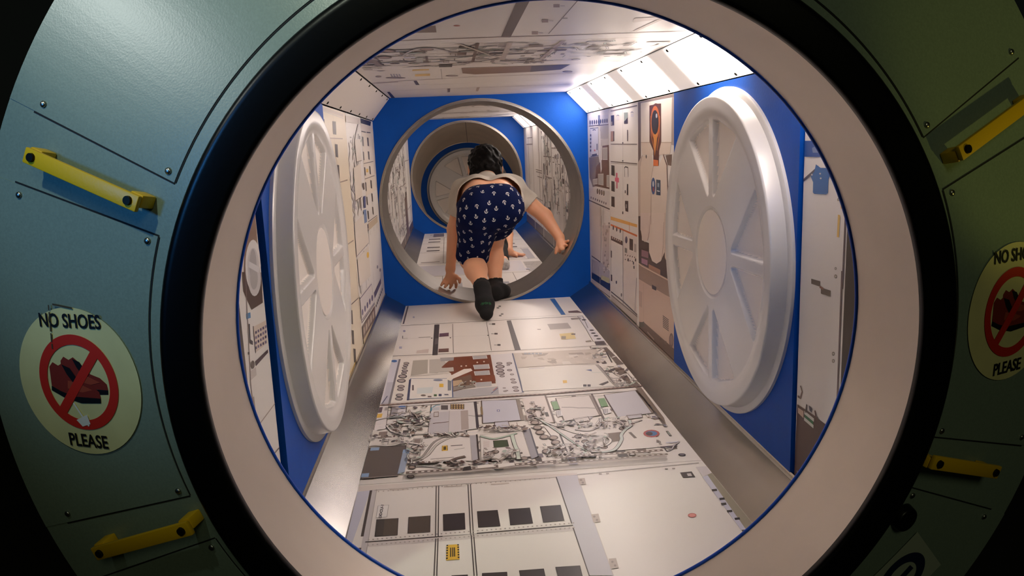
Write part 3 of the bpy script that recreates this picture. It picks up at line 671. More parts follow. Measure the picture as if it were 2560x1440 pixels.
# ---- floor row: opened rack with brown circuit board
b = board('floor_panel', 'fl', 'fr', 1.952, 2.425, floor); I = Ink(PF, (-.3516, 1.953, .3616, 2.424)).crop(*C7)
I.mess(.25, 1.98, .352, 2.40, 40, 9, .8, .45)
I.poly([(418, 540), (478, 535), (398, 876), (330, 884)], (214, 214, 228)); I.line([(478, 536), (398, 876)], 6, (120, 116, 126)); I.ell(437, 550, 22, 9, BL, 2.4); I.poly([(385, 710), (440, 706), (398, 870), (345, 876)], (190, 190, 206), 1.4); I.line([(345, 870), (385, 812)], 3, NV)
for x, y, r in ((528, 566, 22), (522, 582, 20), (515, 600, 20), (516, 622, 24), (510, 640, 22), (500, 664, 34), (490, 697, 34), (488, 740, 28), (484, 762, 26), (478, 806, 30), (472, 832, 30)): I.ell(x, y, r, r*.42, (170, 158, 158), 2, rim=(72, 62, 70))
I.poly([(578, 545), (690, 538), (690, 640), (560, 660)], (176, 170, 160), 1.2); I.poly([(700, 538), (800, 532), (840, 580), (760, 640), (700, 640)], (196, 190, 184), 1.2); I.line([(694, 538), (692, 650)], 4, WH); I.line([(560, 664), (840, 640)], 5, (206, 200, 192)); I.poly([(780, 525), (885, 520), (882, 545), (786, 552)], (170, 168, 170), 2)
I.poly([(885, 520), (1158, 502), (1198, 716), (1036, 722), (1000, 690), (880, 700), (862, 640), (790, 596), (830, 560)], (122, 66, 44), 1.6)
I.poly([(770, 604), (880, 596), (884, 626), (776, 634)], (196, 190, 184), 2); I.poly([(872, 690), (1012, 650), (1030, 740), (880, 780)], (118, 92, 78), 2); I.poly([(870, 700), (940, 690), (960, 720), (880, 740)], (196, 170, 140), 2.4)
for q in ([(1024, 514), (1128, 507), (1134, 530), (1030, 537)], [(1030, 580), (1146, 573), (1152, 606), (1040, 612)], [(1036, 628), (1148, 620), (1154, 652), (1044, 658)], [(1046, 712), (1164, 704), (1170, 736), (1052, 744)]): I.box_(q, (186, 184, 186), 1.6, (226, 220, 216), 2.2)
for x, y in ((940, 588), (976, 586), (1060, 560), (1010, 700), (1090, 690), (1110, 554)): I.rect(x-6, y-5, x+6, y+5, (220, 200, 190), 2.6)
I.poly([(1040, 665), (1190, 655), (1198, 700), (1050, 708)], (132, 72, 48), 1.9)
I.poly([(826, 686), (850, 664), (960, 610), (1012, 606), (1024, 622), (880, 682), (860, 700)], (238, 230, 222), 3)
I.poly([(880, 772), (1216, 738), (1222, 800), (880, 826)], (186, 184, 188), 1.8); I.poly([(880, 742), (1040, 728), (1048, 745), (880, 772)], (150, 140, 132), 2); I.line([(1180, 770), (1208, 748)], 3, (190, 90, 80)); I.line([(1165, 792), (1214, 752)], 3, (90, 100, 140))
I.box_([(560, 682), (872, 680), (876, 822), (546, 836)], (234, 230, 226), 3.2, (90, 106, 150), 2); I.line([(556, 690), (540, 842)], 6, NV, 2.8); I.poly([(838, 684), (866, 684), (864, 770), (838, 772)], (128, 134, 140), 2.6); I.rect(775, 720, 806, 746, YE, 2.6); I.ell(765, 693, 36, 8, (120, 130, 158), 2.6); I.rect(734, 799, 756, 815, (70, 110, 60), 2.6); I.rect(770, 797, 792, 814, NV, 2.6); I.ell(655, 808, 20, 7, BR, 2.6); I.rect(688, 812, 716, 822, BR, 2.6); I.rect(570, 730, 584, 770, (110, 96, 100), 2.6); I.poly([(610, 752), (730, 744), (720, 790), (606, 796)], (214, 222, 224), 2.5)
for k in range(5): I.line([(815+k*6, 798), (818+k*6, 806)], 1.6, NV, 3)
I.poly([(1162, 503), (1322, 490), (1398, 790), (1222, 800)], (226, 222, 224), 1.5)
for x, y, r in ((1225, 567, 24), (1230, 592, 36), (1230, 620, 32), (1235, 643, 32), (1246, 664, 20), (1300, 566, 22), (1302, 618, 20), (1320, 650, 16), (1326, 688, 20), (1334, 710, 22), (1345, 748, 24), (1352, 772, 22), (1262, 752, 12), (1280, 772, 12), (1268, 776, 14), (1292, 580, 14)): I.ell(x, y, r, r*.4, (176, 166, 166), 2, rim=(92, 78, 84))
I.line([(1324, 492), (1402, 782)], 4.5, (88, 96, 124))
I.poly([(1332, 490), (1950, 458), (2010, 560), (1366, 600)], (208, 198, 188), 1.2)
rg = random.Random(3)
for k in range(26):
    x, y = rg.uniform(1380, 1920), rg.uniform(486, 560); I.poly([(x, y), (x+rg.uniform(20, 70), y-3), (x+rg.uniform(30, 80), y+rg.uniform(6, 26)), (x+8, y+rg.uniform(8, 26))], rg.choice([(188, 176, 164), (222, 214, 206), (168, 156, 146), (214, 204, 194)]), 1.5)
I.poly([(1366, 604), (1960, 578), (2078, 738), (1402, 776)], (232, 228, 222), 2); I.line([(1366, 600), (1700, 572), (1960, 576)], 2.2, (178, 166, 156)); I.poly([(1700, 696), (1730, 694), (1734, 714), (1704, 717)], YE, 3); I.rect(1854, 726, 1880, 742, (66, 58, 62), 3); I.rect(1886, 726, 1910, 742, (66, 58, 62), 3); I.poly([(1872, 618), (1915, 612), (1920, 628)], (90, 104, 150), 3); I.poly([(1970, 726), (2040, 700), (2046, 712), (2000, 734)], (90, 84, 84), 3)
for k in range(5): I.rect(1410+k*28, 488, 1432+k*28, 500, (156, 160, 170), 2.4)
I.line([(1450, 608), (1560, 600)], 5, (196, 192, 204), 2.6)
I.line([(1958, 578), (2110, 742)], 11, (172, 166, 162), 2.4); I.line([(1982, 590), (2092, 726)], 2, (92, 84, 84), 2.8)
I.line([(1912, 456), (2010, 450), (2070, 560)], 4, DK); I.poly([(2000, 448), (2030, 446), (2166, 572), (2110, 580)], (104, 90, 84), 2.2); I.poly([(2080, 600), (2140, 596), (2290, 740), (2200, 745)], (112, 96, 88), 1.9); I.line([(2030, 590), (2160, 580)], 5, WH, 3.2); I.curve([(2040, 600), (2120, 660), (2180, 650), (2230, 720)], 5, WH)
I.scrap(2040, 590, 2280, 735, 34, 13); I.scrap(1930, 455, 2100, 560, 14, 14); I.scrap(900, 700, 1040, 760, 10, 15, .7); I.scrap(1380, 480, 1940, 560, 26, 16, .8) if 0 else None
I.band([(322, 884), (980, 838), (1560, 800), (2300, 738)], 10, (110, 84, 76), (176, 148, 138)); I.line([(322, 872), (1560, 786), (2290, 726)], 1.6, GY); I.line([(405, 520), (1150, 480), (2050, 432)], 2.8)
I.build(b)
# ---- floor row: white lockers with dark bars
b = board('floor_panel', 'fl', 'fr', 2.425, 2.905, floor); I = Ink(PF, (-.3516, 2.426, .3616, 2.904)).crop(*C7)
I.line([(480, 284), (1270, 240), (1850, 210)], 4.5, (78, 66, 66)); I.line([(420, 512), (1150, 480), (2040, 430)], 5, (96, 84, 82)); I.line([(478, 286), (418, 512)], 3, BR)
I.poly([(738, 276), (776, 274), (762, 505), (722, 510)], (50, 42, 46), 2); I.poly([(744, 380), (768, 378), (766, 420), (740, 425)], (104, 96, 98), 2.4); I.poly([(1280, 246), (1312, 243), (1386, 465), (1342, 470)], (70, 60, 62), 2)
I.line([(875, 270), (880, 488)], 1.5); I.line([(1128, 255), (1166, 470)], 1.5); I.line([(500, 360), (500, 380), (535, 378)], 2.4); I.line([(622, 372), (706, 368)], 5); I.line([(500, 385), (735, 372)], 1, GY); I.line([(775, 370), (1140, 355)], 1, GY)
for q, c in (([(776, 342), (846, 336), (844, 362), (774, 368)], (104, 70, 92)), ([(770, 458), (846, 453), (844, 480), (768, 484)], (110, 76, 70))): I.poly(q, c, 2); I.line([(q[3][0], q[3][1]-3), (q[2][0], q[2][1]-3)], 4, (58, 40, 44), 2.6)
I.poly([(606, 470), (696, 458), (692, 488), (602, 492)], (210, 196, 190), 1.6)
for x, y in ((1182, 271), (1200, 344), (1222, 428)): I.rect(x-12, y-6, x+12, y+6, (70, 60, 58), 2); I.rect(x-36, y-3, x-14, y+3, GY, 2)
for x, y in ((718, 378), (858, 374), (1140, 356)): I.ell(x, y, 6, 4, DK, 2)
I.box_([(1586, 272), (1736, 262), (1764, 302), (1608, 312)], (172, 164, 160), 1.2, GY); I.poly([(1675, 345), (1780, 335), (1800, 380), (1690, 388)], (226, 204, 140), 1.6); I.rect(1690, 362, 1724, 384, (140, 128, 112), 2); I.rect(1765, 342, 1795, 352, BR, 2)
I.ell(512, 324, 10, 7, (160, 158, 196), 2); I.rect(474, 440, 494, 456, (180, 180, 206), 2)
I.line([(1812, 214), (1870, 300), (1930, 405)], 2); I.line([(1850, 212), (1890, 300)], 2); I.poly([(1808, 216), (1856, 212), (2020, 404), (1950, 412)], (222, 218, 222), 1.2)
for x, y in ((1860, 240), (1918, 318), (1930, 340), (1950, 360), (1970, 382)): I.ell(x, y, 18, 5, DK, 2)
I.poly([(1760, 226), (1830, 222), (1840, 234), (1766, 240)], (150, 138, 128), 2); I.poly([(1936, 402), (2010, 398), (2030, 426), (1950, 430)], (84, 74, 76), 2); I.poly([(1870, 398), (1910, 392), (1920, 404), (1876, 408)], (150, 140, 124), 2); I.rect(1510, 309, 1536, 313, BR, 2)
I.build(b)
# ---- floor row under the bulkhead
b = board('floor_panel', 'fl', 'fr', 2.905, Y1, floor); I = Ink(PF, (-.3516, 2.906, .3616, Y1-.001)).crop(*C7)
I.line([(540, 138), (505, 270)], 6, BR); I.line([(500, 274), (1270, 234), (1850, 205)], 4, (88, 72, 70)); I.poly([(1604, 82), (1640, 80), (1722, 200), (1690, 203)], (62, 112, 178), 2)
for x, y in ((1228, 138), (1214, 150), (1246, 196), (1232, 208)): I.rect(x-9, y-5, x+9, y+5, (110, 108, 104), 2)
I.ell(583, 220, 8, 7, (170, 170, 190), 2); I.poly([(1740, 174), (1810, 168), (1850, 186), (1745, 186)], (120, 96, 90), 2); I.line([(1800, 200), (1850, 196)], 5, DK)
I.build(b)

# ---- ceiling
CB = (-.3604, 0, .3674, 9); C6 = (800, 0, 2560/1100)
CY = [Y0, 1.60, 2.10, 2.62, Y1]
for ci in range(4):
    b = board('ceiling_panel', 'cr', 'cl', CY[ci], CY[ci+1], ceiling); I = Ink(PC, (-.3604, CY[ci]+.001, .3674, CY[ci+1]-.001)).crop(*C6)
    if ci == 0:
        I.line([(1500, 0), (1330, 195)], 1.6, BR); I.poly([(1155, -20), (1232, -20), (1108, 216), (1052, 216)], (92, 82, 80), 2); I.poly([(540, 180), (600, 152), (672, 147), (678, 187), (555, 190)], (124, 108, 100), 2)
        for x, y in ((1378, 32), (1312, 120), (1252, 190)): I.rect(x-20, y-9, x+16, y+9, (150, 132, 128), 2); I.rect(x+20, y-3, x+46, y+3, LG, 2)
        I.ell(796, 148, 20, 4, (176, 84, 76), 2); I.rect(1405, 100, 1440, 108, GY, 2); I.poly([(1990, 100), (2010, 104), (1840, 182), (1820, 180)], (196, 182, 172), 2); I.poly([(1830, 105), (1990, 96), (1960, 112), (1820, 130)], (214, 202, 192), 1.6)
        I.line([(470, 235), (1060, 214), (1400, 205), (2200, 178)], 9, (150, 130, 124))
    if ci == 1:
        I.mess(-.33, 1.62, .12, 2.04, 150, 21, 1.25, .6); I.mess(.12, 1.62, .34, 2.06, 40, 22, 1.2, .1)
        I.band([(440, 246), (760, 232), (1060, 220)], 12, (132, 106, 100), (190, 170, 160)); I.line([(350, 382), (880, 362), (1500, 346)], 5, (150, 134, 126))
        I.poly([(270, 330), (312, 318), (368, 376), (330, 382)], (140, 120, 112), 2); I.line([(310, 322), (366, 378)], 5, (80, 66, 62)); I.line([(900, 262), (920, 240), (900, 310), (888, 358)], 7, BR); I.line([(1110, 235), (1060, 345)], 12, (190, 178, 170)); I.line([(1430, 220), (1370, 270), (1282, 344)], 10, (180, 166, 158)); I.line([(330, 330), (900, 300)], 4, (160, 142, 134)); I.rect(1215, 255, 1298, 268, (130, 116, 104), 3)
        I.curve([(770, 240), (840, 262), (920, 290), (1000, 322)], 6, (214, 204, 190), BR); I.curve([(480, 318), (560, 280), (660, 276), (760, 300)], 6, LG, BR); I.rect(560, 330, 600, 358, (196, 196, 190), 3); I.poly([(612, 325), (626, 323), (632, 360), (620, 362)], BR, 3)
        for x, y in ((400, 292), (375, 330), (620, 282)): I.ell(x, y, 44, 8, (176, 150, 144), 2.6, rim=BR)
    if ci == 2:
        I.poly([(824, 388), (842, 380), (1250, 362), (1262, 388), (1220, 418), (900, 432), (830, 426)], (138, 114, 102), 2); I.poly([(1250, 362), (1400, 360), (1456, 374), (1400, 404), (1222, 418)], (74, 64, 68), 2.2); I.poly([(840, 384), (1240, 366), (1200, 380), (900, 398)], (160, 140, 124), 2.4)
        I.poly([(535, 396), (632, 392), (634, 408), (536, 412)], (226, 190, 112), 2); I.poly([(552, 432), (640, 427), (640, 440), (554, 444)], (226, 190, 112), 2)
        for x, y, r in ((352, 408, 28), (440, 452, 60), (770, 378, 46), (768, 440, 38), (340, 445, 18), (1440, 416, 30)): I.ell(x, y, r, 5, (150, 136, 140), 2, rim=(110, 92, 90))
        for k in range(4): I.line([(412+k*16, 430), (420+k*16, 446)], 4, (160, 156, 176))
        I.line([(300, 482), (540, 466), (900, 446), (1480, 425)], 6, (160, 130, 126)); I.line([(300, 486), (450, 476)], 8, (150, 92, 92)); I.poly([(544, 470), (562, 468), (590, 516), (572, 520)], (66, 54, 62), 2.2); I.line([(700, 360), (710, 460)], 2, GY)
    if ci == 3:
        I.line([(360, 530), (740, 514), (1450, 490)], 5, (150, 126, 122)); I.poly([(742, 514), (758, 513), (756, 535), (742, 536)], (104, 90, 92), 2); I.poly([(912, 508), (930, 506), (920, 530), (906, 530)], (180, 160, 150), 2); I.poly([(390, 535), (405, 533), (440, 572), (418, 572)], (60, 46, 60), 2); I.line([(356, 532), (415, 585)], 6, (90, 70, 62)); I.line([(440, 556), (900, 536)], 2, LG)
    I.build(b)

# ---- right wall
CR1, CR2 = (1440, 180, 3.79), (1440, 540, 3.79)
WB = lambda a, b_: (a+.001, -.3641, b_-.001, .356)
b = board('wall_panel', 'lr', 'ur', 2.82, Y1, wall_r); I = Ink(PR, WB(2.82, Y1)).crop(*CR1)
I.poly([(125, 425), (318, 400), (318, 500), (125, 512)], (226, 222, 228), 1.2); I.line([(125, 512), (320, 496)], 3, BR)
for k in range(9): x = 135+k*20; I.ell(x, 478-k*2, 6, 22, (70, 66, 100), 2)
I.poly([(210, 410), (228, 408), (228, 500), (212, 502)], (120, 124, 150), 1.8); I.box_([(135, 535), (212, 528), (214, 790), (140, 800)], (222, 220, 230), 3, (110, 110, 130), 2); I.line([(160, 552), (175, 545), (188, 552)], 3, NV, 3)
for k in range(5): I.rect(134, 590+k*36, 146, 610+k*36, (70, 62, 84), 3)
I.rect(172, 735, 186, 750, (210, 120, 110), 3); I.poly([(152, 780), (200, 772), (200, 794), (152, 800)], (92, 86, 100), 3); I.rect(196, 680, 206, 740, (120, 120, 140), 3)
I.poly([(226, 515), (318, 505), (318, 640), (226, 632)], (196, 188, 182), 1.4); I.poly([(228, 640), (318, 630), (318, 700), (240, 705)], (214, 206, 200), 1.5); I.poly([(125, 810), (215, 800), (240, 960), (240, 1070), (160, 1090), (130, 1000)], (142, 128, 118), 1.6); I.poly([(214, 560), (232, 560), (246, 920), (236, 960)], (232, 226, 222), 2.2)
I.poly([(250, 700), (318, 690), (318, 1110), (180, 1080), (190, 900), (250, 830)], (116, 76, 56), 1.8)
for q in ([(210, 968), (262, 965), (262, 1072), (212, 1062)], [(292, 980), (316, 978), (316, 1090), (292, 1084)], [(160, 1020), (205, 1010), (205, 1060), (165, 1064)], [(254, 720), (300, 716), (300, 830), (256, 830)]): I.box_(q, (190, 182, 174), 2, (226, 218, 210), 2.4)
I.poly([(125, 1100), (318, 1130), (318, 1330), (125, 1220)], (224, 216, 212), 1.5)
for k in range(4): I.ell(205+k*20, 1130+k*6, 8, 26, (150, 130, 110), 2.2, rim=(80, 66, 66))
for k in range(8): I.rect(140+k*20, 1180+k*8, 150+k*20, 1200+k*8, (130, 116, 124), 2.2)
I.line([(125, 1215), (250, 1270), (320, 1300)], 5, (84, 72, 70)); I.poly([(130, 1230), (240, 1275), (240, 1500), (135, 1500)], (222, 210, 200), 1.7)
for k in range(4): I.line([(232+k*14, 1280+k*8), (230+k*14, 1460+k*8)], 4, [DK, GY, BR, LG][k])
I.crop(*CR2); I.poly([(150, 0), (236, 0), (236, 430), (150, 380)], (226, 214, 204), 1.8); I.line([(150, 378), (232, 436)], 5, (58, 50, 58)); I.line([(240, 0), (236, 430)], 4, DK); I.poly([(250, 90), (318, 90), (318, 500), (250, 470)], (206, 192, 186), 1.6)
rg = random.Random(8)
for k in range(26): x, y = rg.uniform(252, 310), rg.uniform(60, 520); I.rect(x, y, x+rg.uniform(6, 16), y+rg.uniform(10, 50), rg.choice([(150, 136, 136), (222, 212, 208), (110, 90, 84), (176, 160, 150)]), 2)
I.poly([(150, 410), (240, 440), (320, 520), (320, 640), (150, 540)], (190, 184, 190), 1.5); I.poly([(150, 530), (325, 640), (325, 715), (150, 590)], (34, 40, 76), 2.2); I.poly([(150, 600), (325, 715), (325, 770), (150, 650)], (214, 202, 200), 2); I.line([(150, 640), (325, 772)], 5, (50, 44, 60)); I.line([(228, 480), (230, 700)], 5, WH, 3); I.line([(170, 440), (160, 540)], 5, WH, 3); I.poly([(240, 560), (316, 590), (316, 640), (240, 600)], (200, 196, 150), 2.6)
I.build(b)
b = board('wall_panel', 'lr', 'ur', 2.385, 2.82, wall_r); I = Ink(PR, WB(2.385, 2.82)).crop(*CR1)
I.line([(330, 370), (580, 318)], 3, BR); I.line([(443, 330), (446, 1340)], 2, GY); I.line([(330, 684), (580, 684)], 2.4, BR); I.line([(330, 848), (580, 870)], 3, BR); I.line([(330, 862), (580, 884)], 1.6, GY)
for q in ([(332, 412), (362, 408), (362, 505), (332, 508)], [(456, 385), (492, 382), (492, 490), (456, 490)]): I.poly(q, (64, 48, 48), 2)
I.poly([(458, 385), (492, 382), (492, 430), (458, 470)], (150, 160, 152), 2.5); I.poly([(334, 470), (346, 470), (346, 502), (334, 502)], (180, 166, 156), 2.5)
for q in ([(330, 562), (362, 560), (362, 655), (330, 658)], ): I.poly(q, (176, 140, 120), 2)
I.poly([(356, 562), (363, 562), (363, 655), (356, 655)], (50, 38, 40), 2.5); I.poly([(486, 548), (494, 548), (494, 655), (486, 655)], (60, 42, 44), 2.5)
for y in (882, 1032, 1178): I.poly([(336, y), (366, y+6), (368, y+104), (336, y+94)], (58, 48, 42), 2)
I.poly([(380, 955), (394, 957), (394, 1000), (408, 1005), (408, 1048), (394, 1044), (394, 1105), (384, 1103), (384, 1040), (370, 1034), (370, 1000), (382, 1002)], (226, 96, 128), 2)
I.poly([(460, 895), (496, 900), (496, 1000), (460, 996)], (230, 224, 220), 2.4); I.line([(462, 990), (460, 910), (470, 898), (494, 905), (496, 990)], 4, DK, 3); I.poly([(484, 1060), (496, 1062), (496, 1168), (482, 1164)], (64, 54, 56), 2); I.poly([(464, 1120), (472, 1122), (472, 1150), (464, 1148)], DK, 2); I.poly([(466, 1220), (496, 1222), (496, 1326), (470, 1318), (464, 1260)], (50, 40, 42), 2); I.poly([(470, 1250), (486, 1256), (484, 1290), (472, 1290)], (150, 150, 150), 2.5)
for y in (672, 842, 1328, 1340): I.ell(445, y, 6, 7, (50, 40, 42), 2.5)
for x, y in ((398, 415), (532, 385)): I.line([(x-12, y), (x, y-8), (x+12, y)], 3, (150, 150, 176)); I.rect(x-12, y+10, x+14, y+40, (222, 218, 224), 1.8)
I.poly([(330, 1368), (500, 1420), (580, 1448), (580, 1470), (500, 1444), (330, 1392)], (238, 176, 90), 2)
I.crop(*CR2); I.poly([(330, 12), (580, 80), (580, 108), (330, 36)], (238, 180, 96), 2); I.poly([(330, 74), (440, 120), (580, 180), (580, 198), (440, 136), (330, 92)], (226, 120, 60), 2.2); I.line([(506, 60), (506, 140)], 4, OR)
I.poly([(332, 90), (438, 130), (438, 226), (332, 186)], (226, 220, 216), 1.8); I.poly([(332, 188), (442, 238), (442, 280), (332, 226)], (84, 64, 60), 2)
for k in range(3): I.ell(355+k*33, 112+k*14, 6, 22, (64, 58, 70), 2.4)
for k in range(5): I.ell(348+k*18, 206+k*8, 6, 10, (200, 186, 176), 2.6)
I.line([(330, 226), (330, 715)], 3, DK); I.line([(446, 140), (448, 830)], 5, (70, 60, 66)); I.poly([(452, 140), (580, 200), (580, 920), (452, 800)], (226, 214, 206), 1.5); I.ell(478, 226, 12, 34, (90, 84, 110), 2); I.poly([(508, 212), (542, 222), (542, 330), (508, 318)], (70, 54, 46), 2); I.poly([(552, 262), (572, 268), (572, 345), (552, 338)], (180, 168, 160), 2); I.poly([(464, 300), (486, 308), (486, 352), (464, 344)], (130, 124, 120), 2)
for k in range(9): I.ell(470+(k % 5)*22, 368+(k//5)*44+(k % 5)*6, 5, 7, (120, 100, 90), 2.4)
for x, y in ((490, 400), (540, 430), (560, 400), (545, 470)): I.poly([(x, y), (x+12, y+4), (x+12, y+32), (x, y+28)], (84, 76, 70), 2.4)
I.poly([(330, 325), (342, 330), (342, 395), (330, 390)], (110, 96, 90), 2.4); I.poly([(330, 552), (344, 558), (344, 618), (330, 612)], (80, 66, 66), 2.4); I.ell(384, 628, 6, 16, (84, 70, 76), 2.4); I.ell(432, 748, 6, 18, (84, 60, 60), 2.4)
I.line([(332, 715), (450, 812), (580, 935)], 5, (66, 52, 54)); I.line([(575, 590), (560, 900)], 4, (74, 68, 84)); I.poly([(332, 745), (580, 950), (580, 1060), (332, 830)], (196, 184, 176), 1.6)
I.band([(345, 840), (450, 935), (570, 1050)], 26, (64, 58, 48), (200, 190, 180), .03); I.line([(332, 745), (580, 952)], 4, (110, 96, 90))
I.build(b)
b = board('wall_panel', 'lr', 'ur', 1.979, 2.385, wall_r); I = Ink(PR, WB(1.979, 2.385)).crop(*CR1)
I.poly([(588, 270), (945, 200), (945, 230), (588, 300)], (150, 134, 130), 1.2); I.poly([(588, 290), (614, 284), (618, 1500), (588, 1500)], (112, 94, 90), 1.2); I.poly([(912, 240), (945, 230), (945, 700), (906, 690)], (176, 156, 148), 1.2)
I.poly([(620, 300), (908, 248), (905, 670), (618, 668)], (232, 222, 212), 1.6); I.poly([(618, 668), (905, 668), (890, 780), (630, 790)], (224, 206, 190), 1.8); I.line([(618, 668), (905, 668)], 2.4, (190, 166, 146))
I.poly([(697, 318), (735, 310), (755, 295), (775, 300), (808, 298), (810, 660), (790, 745), (784, 890), (734, 890), (735, 745), (698, 660)], (92, 48, 34), 2.2)
I.ell(753, 480, 44, 160, (196, 104, 48), 2.6, n=20); I.ell(752, 476, 34, 116, (34, 28, 32), 3, n=20); I.ell(766, 415, 8, 22, (190, 190, 196), 3.4); I.poly([(735, 575), (775, 575), (764, 690), (748, 800), (740, 690)], (214, 140, 60), 3.2); I.poly([(735, 830), (782, 835), (782, 890), (735, 888)], (222, 116, 52), 3.2); I.line([(712, 420), (715, 600), (745, 740)], 4, (222, 134, 70), 3.3); I.line([(796, 420), (792, 600), (770, 740)], 4, (222, 134, 70), 3.3)
I.poly([(588, 860), (632, 780), (640, 1500), (588, 1500)], (196, 178, 166), 1.3)
I.poly([(630, 800), (720, 785), (735, 895), (715, 1000), (712, 1500), (612, 1500), (612, 900)], (222, 204, 188), 1.8); I.poly([(780, 895), (830, 790), (865, 900), (875, 1500), (712, 1500), (715, 1000), (735, 895)], (226, 210, 196), 2); I.line([(735, 892), (715, 1000), (712, 1440)], 3, (160, 138, 126), 2.6); I.line([(830, 785), (862, 880), (872, 1160)], 6, (96, 60, 48), 2.6); I.poly([(850, 790), (910, 780), (905, 890), (870, 880)], (110, 88, 76), 2.2); I.ell(668, 802, 5, 18, DK, 3)
I.ell(735, 1080, 20, 80, (52, 92, 150), 3, n=16); I.ell(735, 1060, 9, 28, (200, 206, 214), 3.4); I.ell(737, 1110, 8, 24, (150, 60, 70), 3.4); I.poly([(762, 1018), (803, 1024), (803, 1170), (762, 1164)], (46, 74, 100), 3); I.poly([(774, 1050), (792, 1054), (792, 1092), (774, 1088)], (150, 170, 186), 3.4); I.poly([(770, 1120), (796, 1126), (796, 1136), (770, 1130)], (220, 220, 222), 3.4)
I.crop(*CR2); I.poly([(588, 0), (620, 0), (625, 230), (700, 260), (870, 300), (900, 620), (588, 460)], (72, 56, 50), 1.4)
def leg_(cx, x0, x1, yt, yb, col): I.poly([(x0, yt), (x1, yt), (x1+4, yb-110), ((x1+cx)/2+4, yb-25), (cx, yb), ((x0+cx)/2-4, yb-25), (x0+4, yb-110)], col, 2.2)
leg_(655, 612, 706, -30, 248, (226, 206, 196)); leg_(765, 690, 838, -30, 452, (230, 212, 200)); leg_(856, 838, 880, -30, 420, (218, 198, 184)); I.line([(836, 60), (828, 290), (815, 400)], 3, (150, 124, 112), 2.8); I.line([(706, 0), (698, 150), (680, 230)], 3, (170, 120, 130), 2.8)
I.poly([(622, 318), (690, 340), (686, 400), (622, 380)], (150, 110, 120), 1.9); I.poly([(622, 398), (680, 420), (678, 470), (622, 445)], (170, 124, 150), 2); I.poly([(690, 455), (800, 510), (800, 560), (690, 505)], (176, 130, 104), 1.9)
I.poly([(588, 440), (620, 455), (880, 600), (890, 770), (588, 600)], (164, 138, 120), 2.4); I.poly([(588, 590), (890, 772), (945, 1040), (945, 1310), (588, 990)], (214, 184, 166), 2.4); I.line([(588, 445), (620, 470), (880, 610)], 4, (220, 196, 176), 2.8); I.poly([(722, 650), (762, 672), (762, 708), (722, 688)], (70, 62, 66), 3); I.line([(640, 640), (642, 1000)], 2, (176, 150, 136), 2.8); I.poly([(592, 700), (630, 722), (628, 870), (594, 845)], (196, 166, 150), 2.8)
for k in range(7): I.line([(826, 945+k*17), (880, 985+k*17)], 3, (92, 70, 62), 3)
I.ell(906, 1178, 22, 70, (150, 120, 116), 3, rim=(120, 94, 92)); I.poly([(588, 990), (650, 1010), (945, 1270), (945, 1400), (588, 1110)], (110, 80, 66), 2.7); I.poly([(588, 1000), (648, 1000), (648, 1050), (588, 1040)], (80, 74, 62), 3); I.line([(680, 1100), (740, 1170)], 5, (176, 150, 140), 3.2); I.ell(805, 1165, 8, 12, (90, 60, 58), 3.2); I.poly([(835, 1175), (862, 1190), (862, 1225), (835, 1205)], (120, 92, 80), 3.2)
I.build(b)
CR5, CR6 = (1640, 160, 2.572), (1640, 680, 2.572)
bp = slab('blue_panel', 'lr', 'ur', 1.252, 1.975, .012, M_BLUE, -.006, parent=wall_r)
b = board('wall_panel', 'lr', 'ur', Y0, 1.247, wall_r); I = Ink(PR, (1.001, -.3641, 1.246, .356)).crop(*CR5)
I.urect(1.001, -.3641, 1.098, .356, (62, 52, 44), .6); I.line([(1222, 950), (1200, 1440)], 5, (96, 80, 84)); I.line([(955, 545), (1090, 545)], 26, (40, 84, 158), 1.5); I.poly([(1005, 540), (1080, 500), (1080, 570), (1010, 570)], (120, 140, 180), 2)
I.line([(952, 745), (1045, 665)], 5, (84, 78, 92)); I.poly([(1030, 645), (1060, 668), (1110, 668), (1130, 700), (1110, 740), (1108, 830), (1095, 838), (1020, 835), (1010, 825), (1012, 760), (995, 720), (1020, 690)], (52, 108, 172), 2)
for x, y in ((1058, 705), (1062, 735), (1005, 712), (1122, 712)): I.ell(x, y, 6, 6, (216, 214, 214), 2.6)
for x, y in ((1174, 825), (1174, 872), (1157, 1315), (1157, 1365)): I.ell(x, y, 7, 9, (196, 190, 176), 2, rim=(110, 96, 80))
I.poly([(1172, 968), (1186, 972), (1178, 1115), (1165, 1112)], (236, 196, 110), 2); I.poly([(1188, 900), (1206, 905), (1200, 932), (1190, 930)], (236, 190, 100), 2); I.poly([(1000, 1380), (1058, 1398), (1056, 1432), (1000, 1412)], (112, 100, 88), 2)
I.crop(*CR6); I.poly([(1062, 100), (1126, 120), (1124, 158), (1062, 138)], (112, 100, 88), 2); I.line([(1056, 95), (1075, 108)], 4, (150, 110, 90)); I.line([(1198, 0), (1166, 860)], 5, (110, 92, 92))
for x, y in ((1142, 525), (1142, 572), (1157, 28)): I.ell(x, y, 9, 12, (196, 190, 176), 2, rim=(110, 96, 80))
I.line([(932, 735), (942, 770), (930, 810), (915, 800)], 4, (110, 84, 70)); I.poly([(910, 850), (1100, 985), (1120, 1010), (890, 1400), (880, 1400)], (84, 54, 44), 1.6); I.poly([(915, 850), (950, 875), (950, 940), (915, 905)], (214, 190, 170), 2); I.line([(915, 862), (1040, 945)], 5, (90, 60, 48), 2.4)
